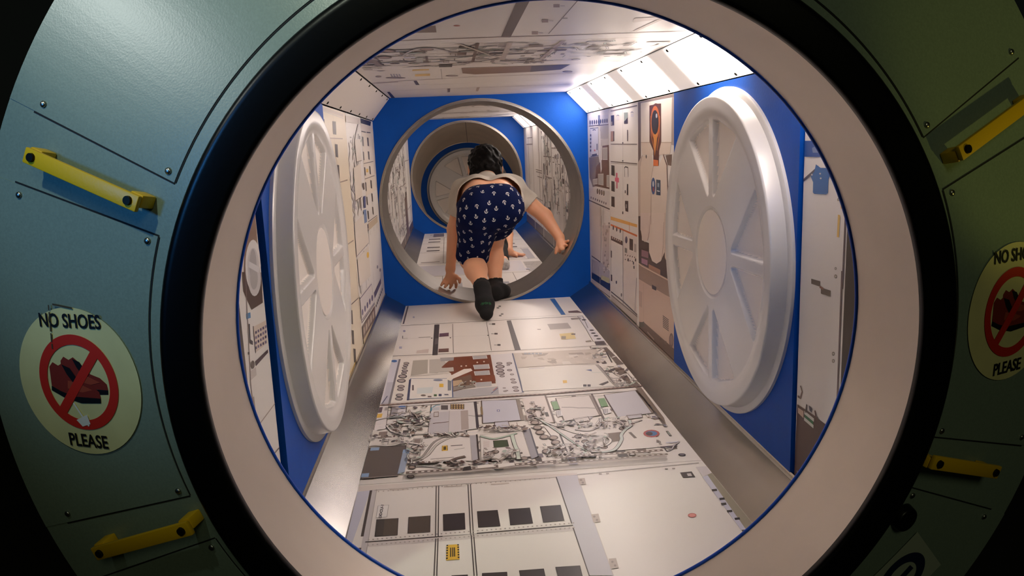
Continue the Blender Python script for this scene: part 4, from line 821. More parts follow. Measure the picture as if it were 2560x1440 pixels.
I.poly([(960, 900), (1015, 945), (1012, 998), (958, 950)], (44, 112, 70), 2.6); I.line([(960, 905), (1015, 950)], 6, (220, 222, 214), 3); I.line([(958, 945), (1012, 992)], 6, (220, 222, 214), 3); I.line([(972, 855), (965, 900)], 4, (70, 50, 44), 3); I.poly([(985, 858), (1008, 880), (1004, 905), (990, 890)], (70, 70, 90), 3); I.line([(1025, 895), (1030, 925)], 4, (90, 50, 40), 3); I.poly([(908, 1275), (925, 1295), (908, 1320)], (210, 204, 196), 2.6)
I.build(b)

# ---- left wall
CL1, CL2 = (560, 180, 1120/420), (560, 680, 1043/420)
LB = lambda a, b_: (a+.001, -.3693, b_-.001, .3564)
b = board('wall_panel', 'ul', 'll', 1.935, 2.385, wall_l, M_BOARD); I = Ink(PLW, LB(1.935, 2.385)).crop(*CL1)
I.urect(1.94, -.369, 2.384, .356, (234, 220, 196), .5); I.poly([(640, 225), (795, 282), (795, 300), (640, 250)], (214, 200, 186), 1.2)
I.line([(725, 285), (735, 440), (760, 740), (800, 1150), (840, 1440)], 2, (190, 168, 150)); I.line([(640, 438), (790, 445)], 3, (176, 158, 146)); I.line([(740, 745), (822, 720)], 3.4, (150, 130, 118)); I.line([(800, 1165), (862, 1122)], 3.4, (150, 130, 118)); I.line([(660, 260), (795, 310)], 1.6, LG)
def slots(lst, col=(56, 42, 42)):
    for x, y, w_, h_ in lst: I.poly([(x, y), (x+w_, y+3), (x+w_+4, y+h_), (x+5, y+h_-4)], col, 2)
slots([(648, 312, 20, 100), (722, 328, 22, 90), (738, 480, 18, 90), (748, 618, 18, 92), (762, 770, 18, 90), (776, 905, 18, 92), (787, 1040, 16, 92), (800, 1188, 16, 90), (812, 1320, 16, 90)])
I.crop(*CL2); slots([(758, 0, 16, 70), (764, 105, 18, 90), (778, 235, 18, 90), (790, 360, 14, 90), (802, 475, 14, 90), (752, 600, 12, 90)], (58, 46, 44)); I.line([(775, 215), (835, 160)], 3, (120, 104, 98)); I.line([(750, 690), (850, 500)], 4, YE); I.line([(822, 0), (856, 470)], 3, BR)
I.build(b)
b = board('wall_panel', 'ul', 'll', 2.385, 2.80, wall_l); I = Ink(PLW, LB(2.385, 2.80)).crop(*CL1)
I.mess(2.40, -.33, 2.79, .30, 60, 31, 1.1, .25)
rg = random.Random(12)
for k in range(20):
    x = rg.uniform(800, 900); y = rg.uniform(330, 1150); pts = [(x, y)]
    for j in range(5): x += rg.uniform(-18, 18); x = min(max(x, 805), 930); y += rg.uniform(20, 70); pts.append((x, y))
    I.curve(pts, rg.choice([5, 7, 9]), rg.choice([(220, 214, 208), (190, 184, 190), (206, 196, 188)]), (120, 108, 116))
I.poly([(795, 285), (905, 312), (905, 350), (795, 330)], (214, 204, 196), 3); I.poly([(868, 450), (905, 448), (914, 590), (880, 600)], (226, 216, 204), 3.6); I.line([(868, 450), (880, 600), (914, 590)], 2.4, BR, 4); I.poly([(925, 830), (940, 826), (942, 905), (928, 908)], (70, 80, 130), 4); I.poly([(925, 920), (944, 916), (950, 1000), (932, 1010)], (120, 140, 180), 4)
I.poly([(860, 640), (906, 610), (918, 830), (872, 860)], (230, 218, 204), 3.6); I.line([(860, 640), (872, 860), (918, 830)], 2, BR, 4); I.line([(795, 290), (830, 720), (860, 1120), (895, 1440)], 4, (120, 104, 100), 4); I.poly([(865, 1010), (945, 930), (960, 1140), (880, 1230)], (230, 220, 208), 3.6); I.line([(865, 1010), (880, 1230), (960, 1140)], 2.4, (110, 96, 110), 4)
I.poly([(885, 1250), (960, 1160), (975, 1360), (900, 1430)], (230, 220, 208), 3.6); I.line([(885, 1250), (900, 1430)], 2.4, BR, 4); I.ell(955, 1220, 8, 20, YE, 4)
I.crop(*CL2); I.poly([(835, 160), (915, 60), (935, 190), (850, 310)], (226, 218, 214), 3.6); I.line([(838, 170), (912, 75), (930, 190), (852, 300), (838, 170)], 3, (96, 84, 110), 4)
for k in range(5): I.ell(856+k*15, 250-k*22, 5, 20, (110, 100, 130), 4.4)
I.poly([(855, 340), (932, 210), (940, 300), (862, 430)], (110, 88, 78), 3.8)
for k in range(5): I.poly([(862+k*14, 350-k*24), (870+k*14, 336-k*24), (872+k*14, 376-k*24), (864+k*14, 394-k*24)], (196, 180, 166), 4.2)
I.poly([(862, 420), (940, 290), (945, 330), (866, 465)], (196, 180, 150), 3.8); I.line([(850, 320), (935, 190)], 3, DK, 4.5)
I.build(b)
b = board('wall_panel', 'ul', 'll', 2.80, Y1, wall_l); I = Ink(PLW, LB(2.80, Y1)).crop(*CL1)
I.urect(2.802, .08, Y1-.002, .33, (234, 222, 206), .5); I.poly([(900, 305), (980, 330), (975, 360), (905, 340)], (52, 44, 60), 2); I.poly([(905, 345), (975, 362), (978, 410), (910, 396)], (226, 214, 206), 1.6); I.line([(912, 395), (945, 402)], 4); I.line([(950, 402), (975, 405)], 4)
slots([(918, 430, 10, 66), (952, 436, 10, 60), (922, 530, 10, 60), (957, 528, 10, 58), (932, 634, 9, 58), (966, 626, 9, 58), (938, 734, 9, 62), (974, 720, 9, 58), (946, 830, 9, 58), (981, 808, 8, 58), (954, 924, 9, 58), (986, 898, 8, 54)], (60, 46, 46))
I.line([(925, 612), (995, 596)], 2.6, BR); I.line([(932, 716), (1002, 690)], 2.6, BR); I.line([(960, 1000), (1020, 955)], 3, BR); I.rect(948, 645, 960, 668, YE, 2); I.poly([(960, 1010), (1022, 960), (1024, 1000), (962, 1060)], (206, 186, 160), 2)
for x, y in ((974, 1060), (998, 1035), (1018, 1015)): I.line([(x, y), (x+1, y+24)], 4, BR)
I.line([(990, 1130), (1000, 1440)], 1.6, LG); I.ell(1022, 1300, 5, 12, (130, 120, 130), 2); I.ell(1040, 1320, 5, 12, (130, 120, 130), 2)
I.crop(*CL2); I.poly([(930, 130), (972, 40), (975, 70), (935, 165)], (96, 84, 100), 2); I.line([(925, 0), (938, 200)], 2.6, GY)
for k in range(7): I.ell(944+k*6.2, 210-k*17, 2.6, 9, DK, 2)
I.poly([(935, 230), (985, 110), (990, 150), (940, 290)], (226, 220, 218), 1.8)
I.build(b)
slab('blue_panel', 'ul', 'll', 1.236, 1.931, .012, M_BLUE, -.006, parent=wall_l)
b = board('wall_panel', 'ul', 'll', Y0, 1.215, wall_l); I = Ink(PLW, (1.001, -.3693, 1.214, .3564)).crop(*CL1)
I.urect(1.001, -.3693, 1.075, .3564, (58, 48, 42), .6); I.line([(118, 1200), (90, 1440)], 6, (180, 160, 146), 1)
I.poly([(165, 960), (205, 920), (245, 1440), (130, 1440), (135, 1120)], (140, 108, 86), 1.4); I.ell(192, 1290, 52, 172, (212, 206, 204), 2, n=24, rim=(236, 230, 226)); I.ell(190, 1290, 24, 110, (178, 172, 172), 2.6, n=20)
I.poly([(160, 1260), (232, 1300), (228, 1340), (158, 1300)], (226, 222, 222), 3)
I.crop(*CL2); I.poly([(110, 0), (235, 0), (240, 190), (170, 235), (118, 120)], (84, 60, 50), 1.4); I.ell(187, 40, 40, 110, (214, 208, 206), 2.2, n=20); I.ell(183, 40, 24, 70, (184, 178, 176), 2.6, n=20)
I.line([(140, 275), (160, 268)], 8, (84, 140, 190)); I.line([(155, 330), (160, 430), (175, 440)], 6, (60, 50, 58)); I.poly([(180, 340), (258, 300), (268, 440), (195, 500)], (222, 206, 190), 2); I.line([(180, 340), (195, 500)], 3, (90, 74, 76)); I.poly([(192, 555), (270, 480), (272, 500), (196, 585)], (64, 40, 56), 2.2)
for i in range(5):
    for j in range(4): I.poly([(190+i*15, 370+j*32-i*9), (200+i*15, 364+j*32-i*9), (202+i*15, 380+j*32-i*9), (192+i*15, 386+j*32-i*9)], [(70, 58, 96), (120, 104, 140), (96, 84, 120)][(i+j) % 3], 2.6)
I.ell(176, 575, 12, 26, (90, 76, 70), 2.4); I.ell(150, 505, 5, 9, DK, 2.4); I.poly([(160, 620), (196, 590), (200, 640), (165, 672)], (206, 196, 190), 1.8); I.line([(215, 950), (315, 815)], 2, (170, 150, 140)); I.line([(300, 1140), (350, 1075)], 2.4, (110, 92, 86)); I.line([(182, 780), (196, 900)], 5, (150, 140, 136)); I.line([(130, 0), (165, 700), (190, 900)], 3, (150, 130, 124))
I.build(b)

# ---- boards of the second module
FY = [Y2, 3.97, 4.42, 4.90, 5.36, 5.70, Y3]
for i in range(6):
    ya, yb = FY[i], FY[i+1]; b = board('floor_panel', 'fl', 'fr', ya, yb, floor2); I = Ink(PF, (-.3516, ya+.001, .3616, yb-.001))
    I.urect(-.35, ya, .36, ya+.007, (120, 104, 100), 1)
    if i in (0, 2):
        for u in (-.2, -.02, .17, .3): I.urect(u, ya, u+.003, yb, BR, 1)
        I.urect(.05, ya+.1, .13, ya+.16, (150, 150, 160), 1.4); I.urect(-.33, ya+.05, -.22, ya+.07, BR, 1.4); I.urect(.20, ya+.05, .29, ya+.06, (150, 150, 176), 1.4)
        if i == 2: I.urect(.17, ya+.04, .188, yb, (110, 120, 176), 1.6); I.urect(.30, ya+.02, .345, yb-.03, (190, 186, 190), 1.6)
        if i == 0: I.urect(-.35, ya+.08, -.1, ya+.2, (190, 186, 190), 1.2); I.urect(.26, ya+.04, .35, ya+.30, (176, 168, 160), 1.2)
    if i == 1: I.urect(-.35, ya+.02, -.05, yb-.08, (206, 202, 208), 1); I.urect(.0, ya+.04, .25, yb-.04, (222, 218, 222), 1.2); I.urect(.26, ya, .36, yb-.1, (176, 168, 160), 1.3); I.mess(.25, ya+.05, .34, yb-.05, 14, 44, .8)
    if i in (3, 4):
        for k in range(4):
            for r_ in range(2):
                u = -.31+k*.17; v = ya+.06+r_*.17; I.urect(u, v, u+.085, v+.045, (84, 76, 76), 2)
        I.urect(-.35, ya+.19, .36, ya+.193, BR, 1.4)
        for u in (-.2, -.03, .14): I.urect(u, ya, u+.003, yb, BR, 1.4)
    if i == 5: I.urect(-.28, ya+.05, -.2, yb-.03, (130, 120, 120), 1.6); I.urect(-.05, ya+.04, .05, yb-.03, (120, 108, 100), 1.6); I.urect(.14, ya, .18, yb, (60, 64, 80), 1.6); I.mess(-.3, ya+.04, .3, yb-.04, 20, 51, .8)
    I.build(b)
for i, (ya, yb) in enumerate(((Y2, 4.35), (4.35, 5.15), (5.15, Y3))):
    b = board('ceiling_panel', 'cr', 'cl', ya, yb, ceil2); I = Ink(PC, (-.3604, ya+.001, .3674, yb-.001))
    I.urect(-.36, yb-.05, .36, yb-.03, (176, 156, 144), 1); I.mess(-.34, ya+.3, .3, yb-.08, 24, 61+i, 1.5, .3); I.urect(-.3, yb-.25, .2, yb-.2, (150, 130, 118), 1.4); I.build(b)
WYS = [Y2, 3.95, 4.42, 4.9, 5.4, Y3]
for side, (pl, a, bb, wl, lo) in enumerate(((PR, 'lr', 'ur', wall_r2, -.364), (PLW, 'ul', 'll', wall_l2, -.369))):
    for i in range(5):
        ya, yb = WYS[i], WYS[i+1]; b = board('wall_panel', a, bb, ya, yb, wl); I = Ink(pl, (ya+.001, lo, yb-.001, .356)); rg = random.Random(70+i+10*side)
        I.urect(ya, lo, ya+.006, .35, (120, 104, 100), 1); I.urect(yb-.01, lo, yb, .35, (176, 160, 150), 1)
        if i != 4 and not (side == 0 and i == 3): I.mess(ya+.03, lo+.08, yb-.03, .31, 120, 80+i+10*side, 1.5, .6)
        for k in range(4):
            v = rg.uniform(lo+.06, .32); I.urect(ya+.01, v, ya+(yb-ya)*rg.uniform(.4, .98), v+.005, (130, 112, 106), 3)
        u_ = rg.uniform(ya+.1, yb-.1); I.urect(u_, lo+.05, u_+.012, .34, (150, 132, 124), 3)
        if i < 3: I.urect(ya+.04, rg.uniform(-.3, -.1), ya+.2, rg.uniform(-.02, .05), (214, 206, 198), 3.2)
        I.urect(ya+.02, lo, yb-.02, lo+.06, (96, 80, 76), 2)
        if side == 0 and i == 1: I.urect(4.44, -.10, 4.66, .25, (150, 116, 84), 3.5); I.urect(4.44, .20, 4.66, .25, (92, 70, 64), 4); I.urect(4.46, -.12, 4.64, -.04, (84, 64, 56), 4); I.urect(4.5, .0, 4.58, .19, (184, 146, 104), 4)
        if side == 0 and i == 0: I.mess(ya+.03, -.3, yb-.03, .28, 30, 99, 1.0, .5)
        if side == 1 and i == 1: I.urect(4.45, .0, 4.8, .22, (222, 190, 140), 3.4); I.urect(4.5, .03, 4.62, .14, (150, 96, 70), 3.8)
        if side == 1 and i == 3: I.urect(5.1, lo+.02, 5.35, -.08, (110, 90, 84), 3.4)
        I.build(b)

# ------------------------------------------------------------------ stickers on the hull
def decal_obj(name, tris_or_polys, deg, r, up=Vector((0, 0, 1)), **tags): pass
def cone_frame(r, deg, off=.0025):
    c = cone(r, deg, off); n = (cone(r, deg, 1)-cone(r, deg)).normalized()
    up = Vector((0, 0, 1)); y = (up-n*up.dot(n)).normalized(); x = y.cross(n).normalized()
    if x.x < 0: x = -x
    return c, x, y, n
def to_cone(c, x, y, a, b, off):
    p = c+x*a+y*b; r = math.hypot(p.x, p.z); d = math.degrees(math.atan2(p.z, p.x)); return cone(r, d, off)
def flat(name, polys, fr, off, m, parent=None, th=0, **tags):
    V, F = [], []
    for pts in polys:
        b = len(V); V += [to_cone(fr[0], fr[1], fr[2], a, q, off) for a, q in pts]; F.append(list(range(b, b+len(pts))))
    me = bpy.data.meshes.new(name); me.from_pydata([tuple(v) for v in V], [], F); me.update()
    me.materials.append(m); o = bpy.data.objects.new(name, me); COL.objects.link(o); o.parent = parent; tag(o, **tags); return o
def disc_polys(r0, r1, n=72):
    out = []
    for i in range(n):
        a, b = 2*math.pi*i/n, 2*math.pi*(i+1)/n
        out.append([(r0*math.cos(a), r0*math.sin(a)), (r1*math.cos(a), r1*math.sin(a)), (r1*math.cos(b), r1*math.sin(b)), (r0*math.cos(b), r0*math.sin(b))])
    return out
def strip(x0, x1, ang, hw, n=14):
    c, s = math.cos(ang), math.sin(ang); out = []
    for i in range(n):
        a, b = x0+(x1-x0)*i/n, x0+(x1-x0)*(i+1)/n
        out.append([(a*c-hw*s, a*s+hw*c), (a*c+hw*s, a*s-hw*c), (b*c+hw*s, b*s-hw*c), (b*c-hw*s, b*s+hw*c)])
    return out
M_VINYL = mat('cream_vinyl', srgb(224, 218, 158), .5, noise=.12, nscale=14)
M_RED = mat('red_print', srgb(206, 44, 30), .5); M_BLK = mat('black_print', srgb(16, 16, 18), .5); M_SHOE = mat('brown_red_print', srgb(132, 44, 34), .5); M_SHOE2 = mat('shoe_highlight_print', srgb(168, 72, 50), .5); M_TEAR = mat('torn_white', srgb(235, 232, 225), .7); M_TEAR2 = mat('torn_hole', srgb(70, 60, 40), .7)
def shoe_poly(ox, oy, k):
    up = [(-.036, .022), (-.030, .028), (-.022, .024), (-.014, .028), (-.006, .022), (.002, .012), (.012, .006), (.026, .002), (.036, -.006), (.037, -.014), (-.004, -.014), (-.024, -.008), (-.037, -.002)]
    so = [(-.037, -.002), (-.024, -.008), (-.004, -.014), (.037, -.014), (.036, -.020), (.006, -.022), (-.020, -.016), (-.038, -.008)]
    hi = [(-.010, .006), (.004, .004), (.026, -.004), (.010, -.008), (-.012, -.004)]
    la = [(-.016, .026), (-.004, .022), (.006, .008), (-.002, .004), (-.010, .014)]
    f = lambda L: [(ox+k*a, oy+k*b) for a, b in L]
    return f(up), f(so), f(hi), f(la)
def sticker(r, deg, label, torn):
    fr = cone_frame(r, deg); e = empty('no_shoes_sticker', fr[0], label=label, category='sticker', group='no shoes stickers')
    # every layer is a separate print, laid on a thin vinyl disc
    RR = .0925
    rings = []
    for j in range(6): rings += disc_polys(RR*j/6+1e-5, RR*(j+1)/6)
    fr0 = fr
    def add(nm, polys, off, m): o = flat(nm, polys, fr0, off, m); setparent(o, e); return o
    add('vinyl_disc', rings, .0029, M_VINYL)
    dy = .0
    u, s, h, l = shoe_poly(.010, .006+dy, .92); u2, s2, h2, l2 = shoe_poly(-.006, -.004+dy, 1.0)
    add('shoe_print', [u, u2], .0031, M_SHOE); add('shoe_sole_print', [s, l], .00325, M_BLK); add('shoe_front_print', [u2], .0034, M_SHOE); add('shoe_highlight', [h, h2], .0035, M_SHOE2); add('shoe_sole_print', [s2, l2], .0036, M_BLK)
    add('prohibition_ring', [[(x, y+dy) for x, y in p] for p in disc_polys(.0475, .060)+strip(-.052, .052, math.radians(50), .0062)], .0038, M_RED)
    for body, cy in (('NO SHOES', .0755), ('PLEASE', -.0755)):
        V, T = text_tris(body, .022); k = .0235
        add('lettering', [[(V[i][0]*k*.83, V[i][1]*k+cy) for i in t] for t in T], .0040, M_BLK)
    if torn:
        add('tear', strip(.0, .030, math.radians(-62), .0022, 6)and[[(a-.028, b+.095-.002*(i % 2)) for a, b in p] for i, p in enumerate(strip(0, .052, math.radians(-94), .0010, 8))]+[[(a-.022, b+.096) for a, b in p] for p in strip(0, .030, math.radians(-8), .0011, 5)], .0043, M_TEAR2)
        add('tear_edge', [[(a-.012, b-.026) for a, b in p] for p in strip(0, .034, math.radians(-58), .0012, 6)]+[[(-.012, -.048), (.006, -.040), (.009, -.052), (-.004, -.056)]], .0043, M_TEAR)
    return e
sticker(.592, 181.6, 'round cream no shoes sticker with torn creases, left of the entrance', True)
sticker(.592, .2, 'round no shoes sticker in shadow, right of the entrance', False)
# square sticker with a ring and bar at the lower right
fr = cone_frame(.590, -38.5)
e = empty('square_sticker', fr[0], label='pale square sticker with a dark ring and bar, lower right of the entrance', category='sticker')
def rotp(polys, a): c, s = math.cos(a), math.sin(a); return [[(x*c-y*s, x*s+y*c) for x, y in p] for p in polys]
gridp = []
for i in range(6):
    for j in range(6): x0, y0 = -.055+i*.11/6, -.055+j*.11/6; gridp.append([(x0, y0), (x0+.11/6, y0), (x0+.11/6, y0+.11/6), (x0, y0+.11/6)])
A_ = math.radians(-47)
M_NAVY = mat('navy_print', srgb(24, 32, 66), .5); M_PALE = mat('pale_vinyl', srgb(168, 178, 164), .5)
setparent(flat('vinyl_square', rotp(gridp, A_), fr, .0030, M_PALE), e); setparent(flat('ring_print', rotp(disc_polys(.026, .042), A_), fr, .0033, M_NAVY), e); setparent(flat('bar_print', rotp(strip(-.028, .020, math.radians(95), .0062), A_), fr, .0034, M_NAVY), e)
# ------------------------------------------------------------------ people: one continuous body surface each, grown from a distance field
class Field:
    def __init__(s, lo, hi, h):
        s.h = h; s.lo = np.array(lo, float); n = np.ceil((np.array(hi)-s.lo)/h).astype(int)+1; s.n = n
        s.F = np.full(n, .2, np.float32)
        s.ax = [s.lo[i]+h*np.arange(n[i]) for i in range(3)]
    def win(s, mn, mx):
        i0 = np.maximum(((mn-s.lo)/s.h).astype(int), 0); i1 = np.minimum(((mx-s.lo)/s.h).astype(int)+2, s.n)
        if np.any(i1 <= i0): return None
        sl = tuple(slice(a, b) for a, b in zip(i0, i1))
        X, Y, Z = np.meshgrid(s.ax[0][sl[0]], s.ax[1][sl[1]], s.ax[2][sl[2]], indexing='ij', copy=False)
        return sl, X, Y, Z
    def put(s, sl, d, k):
        A = s.F[sl]
        if k > 0:
            hh = np.clip(.5+.5*(A-d)/k, 0, 1); s.F[sl] = (A*(1-hh)+d*hh-k*hh*(1-hh)).astype(np.float32)
        else: s.F[sl] = np.minimum(A, d)
    def cap(s, a, b, r1, r2, k=.02, noise=None):
        a, b = np.array(a, float), np.array(b, float); m = max(r1, r2)+k+.03
        w_ = s.win(np.minimum(a, b)-m, np.maximum(a, b)+m)
        if w_ is None: return
        sl, X, Y, Z = w_; ab = b-a; L2 = max(ab@ab, 1e-12)
        t = np.clip(((X-a[0])*ab[0]+(Y-a[1])*ab[1]+(Z-a[2])*ab[2])/L2, 0, 1)
        d = np.sqrt((X-a[0]-t*ab[0])**2+(Y-a[1]-t*ab[1])**2+(Z-a[2]-t*ab[2])**2)-(r1+(r2-r1)*t)
        s.put(sl, d, k)
    def ell(s, c, rad, k=.01, rot=None):
        c, rad = np.array(c, float), np.array(rad, float); m = rad.max()+k+.02
        w_ = s.win(c-m, c+m)
        if w_ is None: return
        sl, X, Y, Z = w_; P = [X-c[0], Y-c[1], Z-c[2]]
        if rot is not None:
            Rm = np.array(rot); P = [Rm[0][i]*P[0]+Rm[1][i]*P[1]+Rm[2][i]*P[2] for i in range(3)]
        q = np.sqrt((P[0]/rad[0])**2+(P[1]/rad[1])**2+(P[2]/rad[2])**2); g = np.sqrt((P[0]/rad[0]**2)**2+(P[1]/rad[1]**2)**2+(P[2]/rad[2]**2)**2)+1e-9
        s.put(sl, q*(q-1)/g, k)
    def wobble(s, amp, fr, seed=0):
        X, Y, Z = s.ax[0][:, None, None], s.ax[1][None, :, None], s.ax[2][None, None, :]
        r = random.Random(seed)
        for i in range(5):
            a = [r.uniform(-1, 1)*fr for _ in range(3)]; p = r.uniform(0, 6)
            s.F += (amp/3*np.sin(a[0]*X+a[1]*Y+a[2]*Z+p)).astype(np.float32)
    def mesh(s):
        F = s.F; ins = F < 0; h = s.h
        cnt = np.zeros(np.array(F.shape)-1, np.int8); acc = np.zeros(tuple(np.array(F.shape)-1)+(3,), np.float32)
        def sub(a, o): return a[tuple(slice(o[i], a.shape[i]-1+o[i]) for i in range(3))]
        for ax in range(3):
            o1 = [(ax+1) % 3, (ax+2) % 3]
            for u in (0, 1):
                for v in (0, 1):
                    p = [0, 0, 0]; p[o1[0]] = u; p[o1[1]] = v; q = list(p); q[ax] = 1
                    A, B = sub(F, p), sub(F, q); c = (A < 0) != (B < 0); t = np.where(c, A/(A-B+1e-12), 0)
                    cnt += c; acc[..., ax] += np.where(c, t, 0)
                    acc[..., o1[0]] += c*u; acc[..., o1[1]] += c*v
        act = cnt > 0; idx = np.full(cnt.shape, -1, np.int64); ijk = np.argwhere(act); idx[act] = np.arange(len(ijk))
        V = s.lo+h*(ijk+acc[act]/cnt[act][:, None]); Fc = []
        for ax in range(3):
            b, c = (ax+1) % 3, (ax+2) % 3
            sl0 = [slice(None)]*3; sl1 = [slice(None)]*3; sl0[ax] = slice(0, -1); sl1[ax] = slice(1, None)
            A, B = ins[tuple(sl0)], ins[tuple(sl1)]; e = np.argwhere(A != B); sg = A[tuple(e.T)]
            ok = (e[:, b] > 0) & (e[:, c] > 0) & (e[:, b] < F.shape[b]-1) & (e[:, c] < F.shape[c]-1); e = e[ok]; sg = sg[ok]
            def at(db, dc): g = e.copy(); g[:, b] += db; g[:, c] += dc; return idx[tuple(g.T)]
            q = np.stack([at(-1, -1), at(0, -1), at(0, 0), at(-1, 0)], 1); q[~sg] = q[~sg][:, ::-1]; Fc.append(q)
        return V, np.concatenate(Fc)
def skin_obj(name, V, F, m, parent=None, keep=None, solid=0, smooth=0, **tags):
    if keep is not None:
        kv = keep(V); fk = kv[F].all(1); F = F[fk]; u = np.unique(F); mp = np.full(len(V), -1); mp[u] = np.arange(len(u)); V = V[u]; F = mp[F]
    if smooth:
        for it in range(smooth):
            S_ = np.zeros_like(V); C_ = np.zeros(len(V))
            for i in range(4):
                a, b_ = F[:, i], F[:, (i+1) % 4]; np.add.at(S_, a, V[b_]); np.add.at(C_, a, 1); np.add.at(S_, b_, V[a]); np.add.at(C_, b_, 1)
            V = V*.5+.5*S_/np.maximum(C_, 1)[:, None]
    me = bpy.data.meshes.new(name); me.from_pydata(V.tolist(), [], F.tolist()); me.update()
    me.polygons.foreach_set('use_smooth', [True]*len(me.polygons)); me.materials.append(m)
    o = bpy.data.objects.new(name, me); COL.objects.link(o); o.parent = parent; tag(o, **tags)
    if solid:
        md = o.modifiers.new('cloth', 'SOLIDIFY'); md.thickness = solid; md.offset = -1
    return o
def P3(px, py, Y): return np.array(hitY(px, py, Y))
def on_ring(px, py, rad):
    Y = 3.3
    lo, hi = 2.0, 4.5
    for _ in range(50):
        Y = (lo+hi)/2; p = hitY(px, py, Y)
        if math.hypot(p.x, p.z) < rad: lo = Y
        else: hi = Y
    return np.array(hitY(px, py, Y))
def on_floor(px, py, up):
    r = ray(px, py); t = (ZF+up-CAM.z)/r.z; return np.array(CAM+r*t)
M_SKIN = mat('skin', srgb(242, 180, 143), .5, sss=.12, noise=.05, nscale=14)
M_HAIR = mat('black_hair', srgb(12, 9, 9), .6, spec=.2, bump=.5, bscale=150, stretch=(1, .25, 1))
M_TEE = mat('grey_jersey', srgb(200, 192, 180), .9, bump=.3, bscale=400)
M_SHORT = mat('navy_cotton', srgb(9, 20, 58), .9, spec=.12, bump=.3, bscale=500)
M_ANCH = mat('white_fabric_print', srgb(214, 214, 216), .8)
M_SOCK = mat('black_knit', srgb(13, 13, 15), .9, bump=.5, bscale=500)
M_GREEN = mat('green_print', srgb(34, 110, 62), .8)

# ---- the boy climbing through the opening
shL, shR = P3(1160, 482, 3.47), P3(1280, 474, 3.47)
elL, wrL = P3(1136, 572, 3.49), P3(1126, 672, 3.42)
elR, wrR = P3(1362, 540, 3.44), P3(1399, 594, 3.37)
hipL, hipR = P3(1200, 526, 3.10), P3(1250, 518, 3.12)
knL, anL = P3(1180, 647, 3.25), P3(1204, 714, 3.02)
knR, anR = P3(1231, 602, 3.42), P3(1239, 708, 3.34)
toeL = on_floor(1216, 783, .028); heelL = P3(1206, 722, 2.985)
heelR = on_ring(1239, 733, R-.03); toeR = on_ring(1262, 727, R-.022)
mid = (hipL+hipR)/2; chest = (shL+shR)/2+np.array([0, -.04, -.005]); waist = mid*.55+chest*.45+np.array([0, 0, .012])
neck = (shL+shR)/2+np.array([0, .045, .035]); head = P3(1213, 408, 3.62)
X_ = np.array([1., 0, 0])
def body_field(G, only=None):
    for s_ in (-1, 1):
        G.cap(mid+X_*.040*s_, waist+X_*.042*s_, .076, .066, .03); G.cap(waist+X_*.042*s_, chest+X_*.05*s_, .066, .074, .03)
    G.cap(hipL, hipR, .074, .074, .03); G.cap(shL+X_*.01, shR-X_*.01, .05, .05, .03)
    G.cap(chest+np.array([0, .03, 0]), neck, .05, .042, .03); G.cap(neck, head-np.array([0, .02, .03]), .042, .046, .02)
G = Field(np.array([-.26, 2.80, -.46]), np.array([.42, 3.78, .30]), .0042)
body_field(G)
G.cap(shL, elL, .044, .032, .02); G.cap(elL, wrL, .033, .021, .015); G.cap(shR, elR, .044, .032, .02); G.cap(elR, wrR, .033, .021, .015)
G.cap(hipL, knL, .074, .052, .025); G.cap(knL, knL*.55+anL*.45, .050, .044, .02); G.cap(knL*.6+anL*.4, anL, .046, .029, .02)
G.cap(hipR, knR, .074, .050, .025); G.cap(knR, knR*.55+anR*.45, .046, .042, .02); G.cap(knR*.6+anR*.4, anR, .043, .026, .02)
for an, he, to in ((anL, heelL, toeL), (anR, heelR, toeR)):
    G.cap(an, he, .026, .027, .015); ball = he*.35+to*.65; G.cap(he, ball, .026, .028, .015); G.cap(ball, to, .028, .019, .012)
# head: skull, jaw, nose, ears
G.ell(head, (.072, .086, .078), .01); G.ell(head+np.array([0, .03, -.05]), (.052, .06, .055), .03)
G.ell(head+np.array([0, .092, -.028]), (.010, .014, .013), .012); G.ell(head+np.array([0, .08, -.066]), (.022, .012, .007), .008)
for s_ in (-1, 1): G.ell(head+np.array([.076*s_, .005, -.028]), (.008, .017, .026), .006)
# image-left hand pressing on the ring
def hand(wr, pc, kn, tips, th, rad):
    pc = np.array(pc); G.cap(wr, pc, .020, .017, .012)
    for k_ in kn: G.cap(pc, k_, .013, .0098, .012)
    for k_, t in zip(kn, tips):
        mid_ = (k_+t)/2; bow = (k_-wr); bow = bow/np.linalg.norm(bow)*.006; up = np.array([-mid_[0], 0, -mid_[2]]); up /= np.linalg.norm(up)
        m_ = mid_+bow+up*.006; G.cap(k_, m_, .0088, .0078, .004); G.cap(m_, t, .0078, .0062, .003)
    G.cap(pc, th[0], .013, .0095, .01); G.cap(th[0], th[1], .0095, .0085, .005); G.cap(th[1], th[2], .0085, .0068, .004)
fr_ = R-.0075
hand(wrL, P3(1125, 690, 3.41), [P3(1113, 700, 3.405), P3(1120, 704, 3.40), P3(1129, 705, 3.40), P3(1137, 702, 3.405)],
     [on_ring(1103, 713, fr_), on_ring(1112, 718, fr_), on_ring(1125, 720, fr_), on_ring(1140, 719, fr_)],
     [P3(1140, 691, 3.40), P3(1149, 698, 3.39), P3(1149, 706, 3.385)], R)
hand(wrR, P3(1402, 608, 3.35), [P3(1412, 607, 3.37), P3(1411, 613, 3.35), P3(1408, 618, 3.33), P3(1403, 621, 3.32)],
     [on_ring(1421, 602, fr_), on_ring(1417, 613, fr_), on_ring(1410, 622, fr_), on_ring(1400, 631, fr_)],
     [P3(1396, 612, 3.35), P3(1392, 622, 3.34), P3(1389, 633, 3.335)], R)
V_, F_ = G.mesh()
boy = skin_obj('person', V_, F_, M_SKIN, None, smooth=1, label='child in grey t-shirt, navy anchor print shorts and black socks climbing through the round opening', category='person')
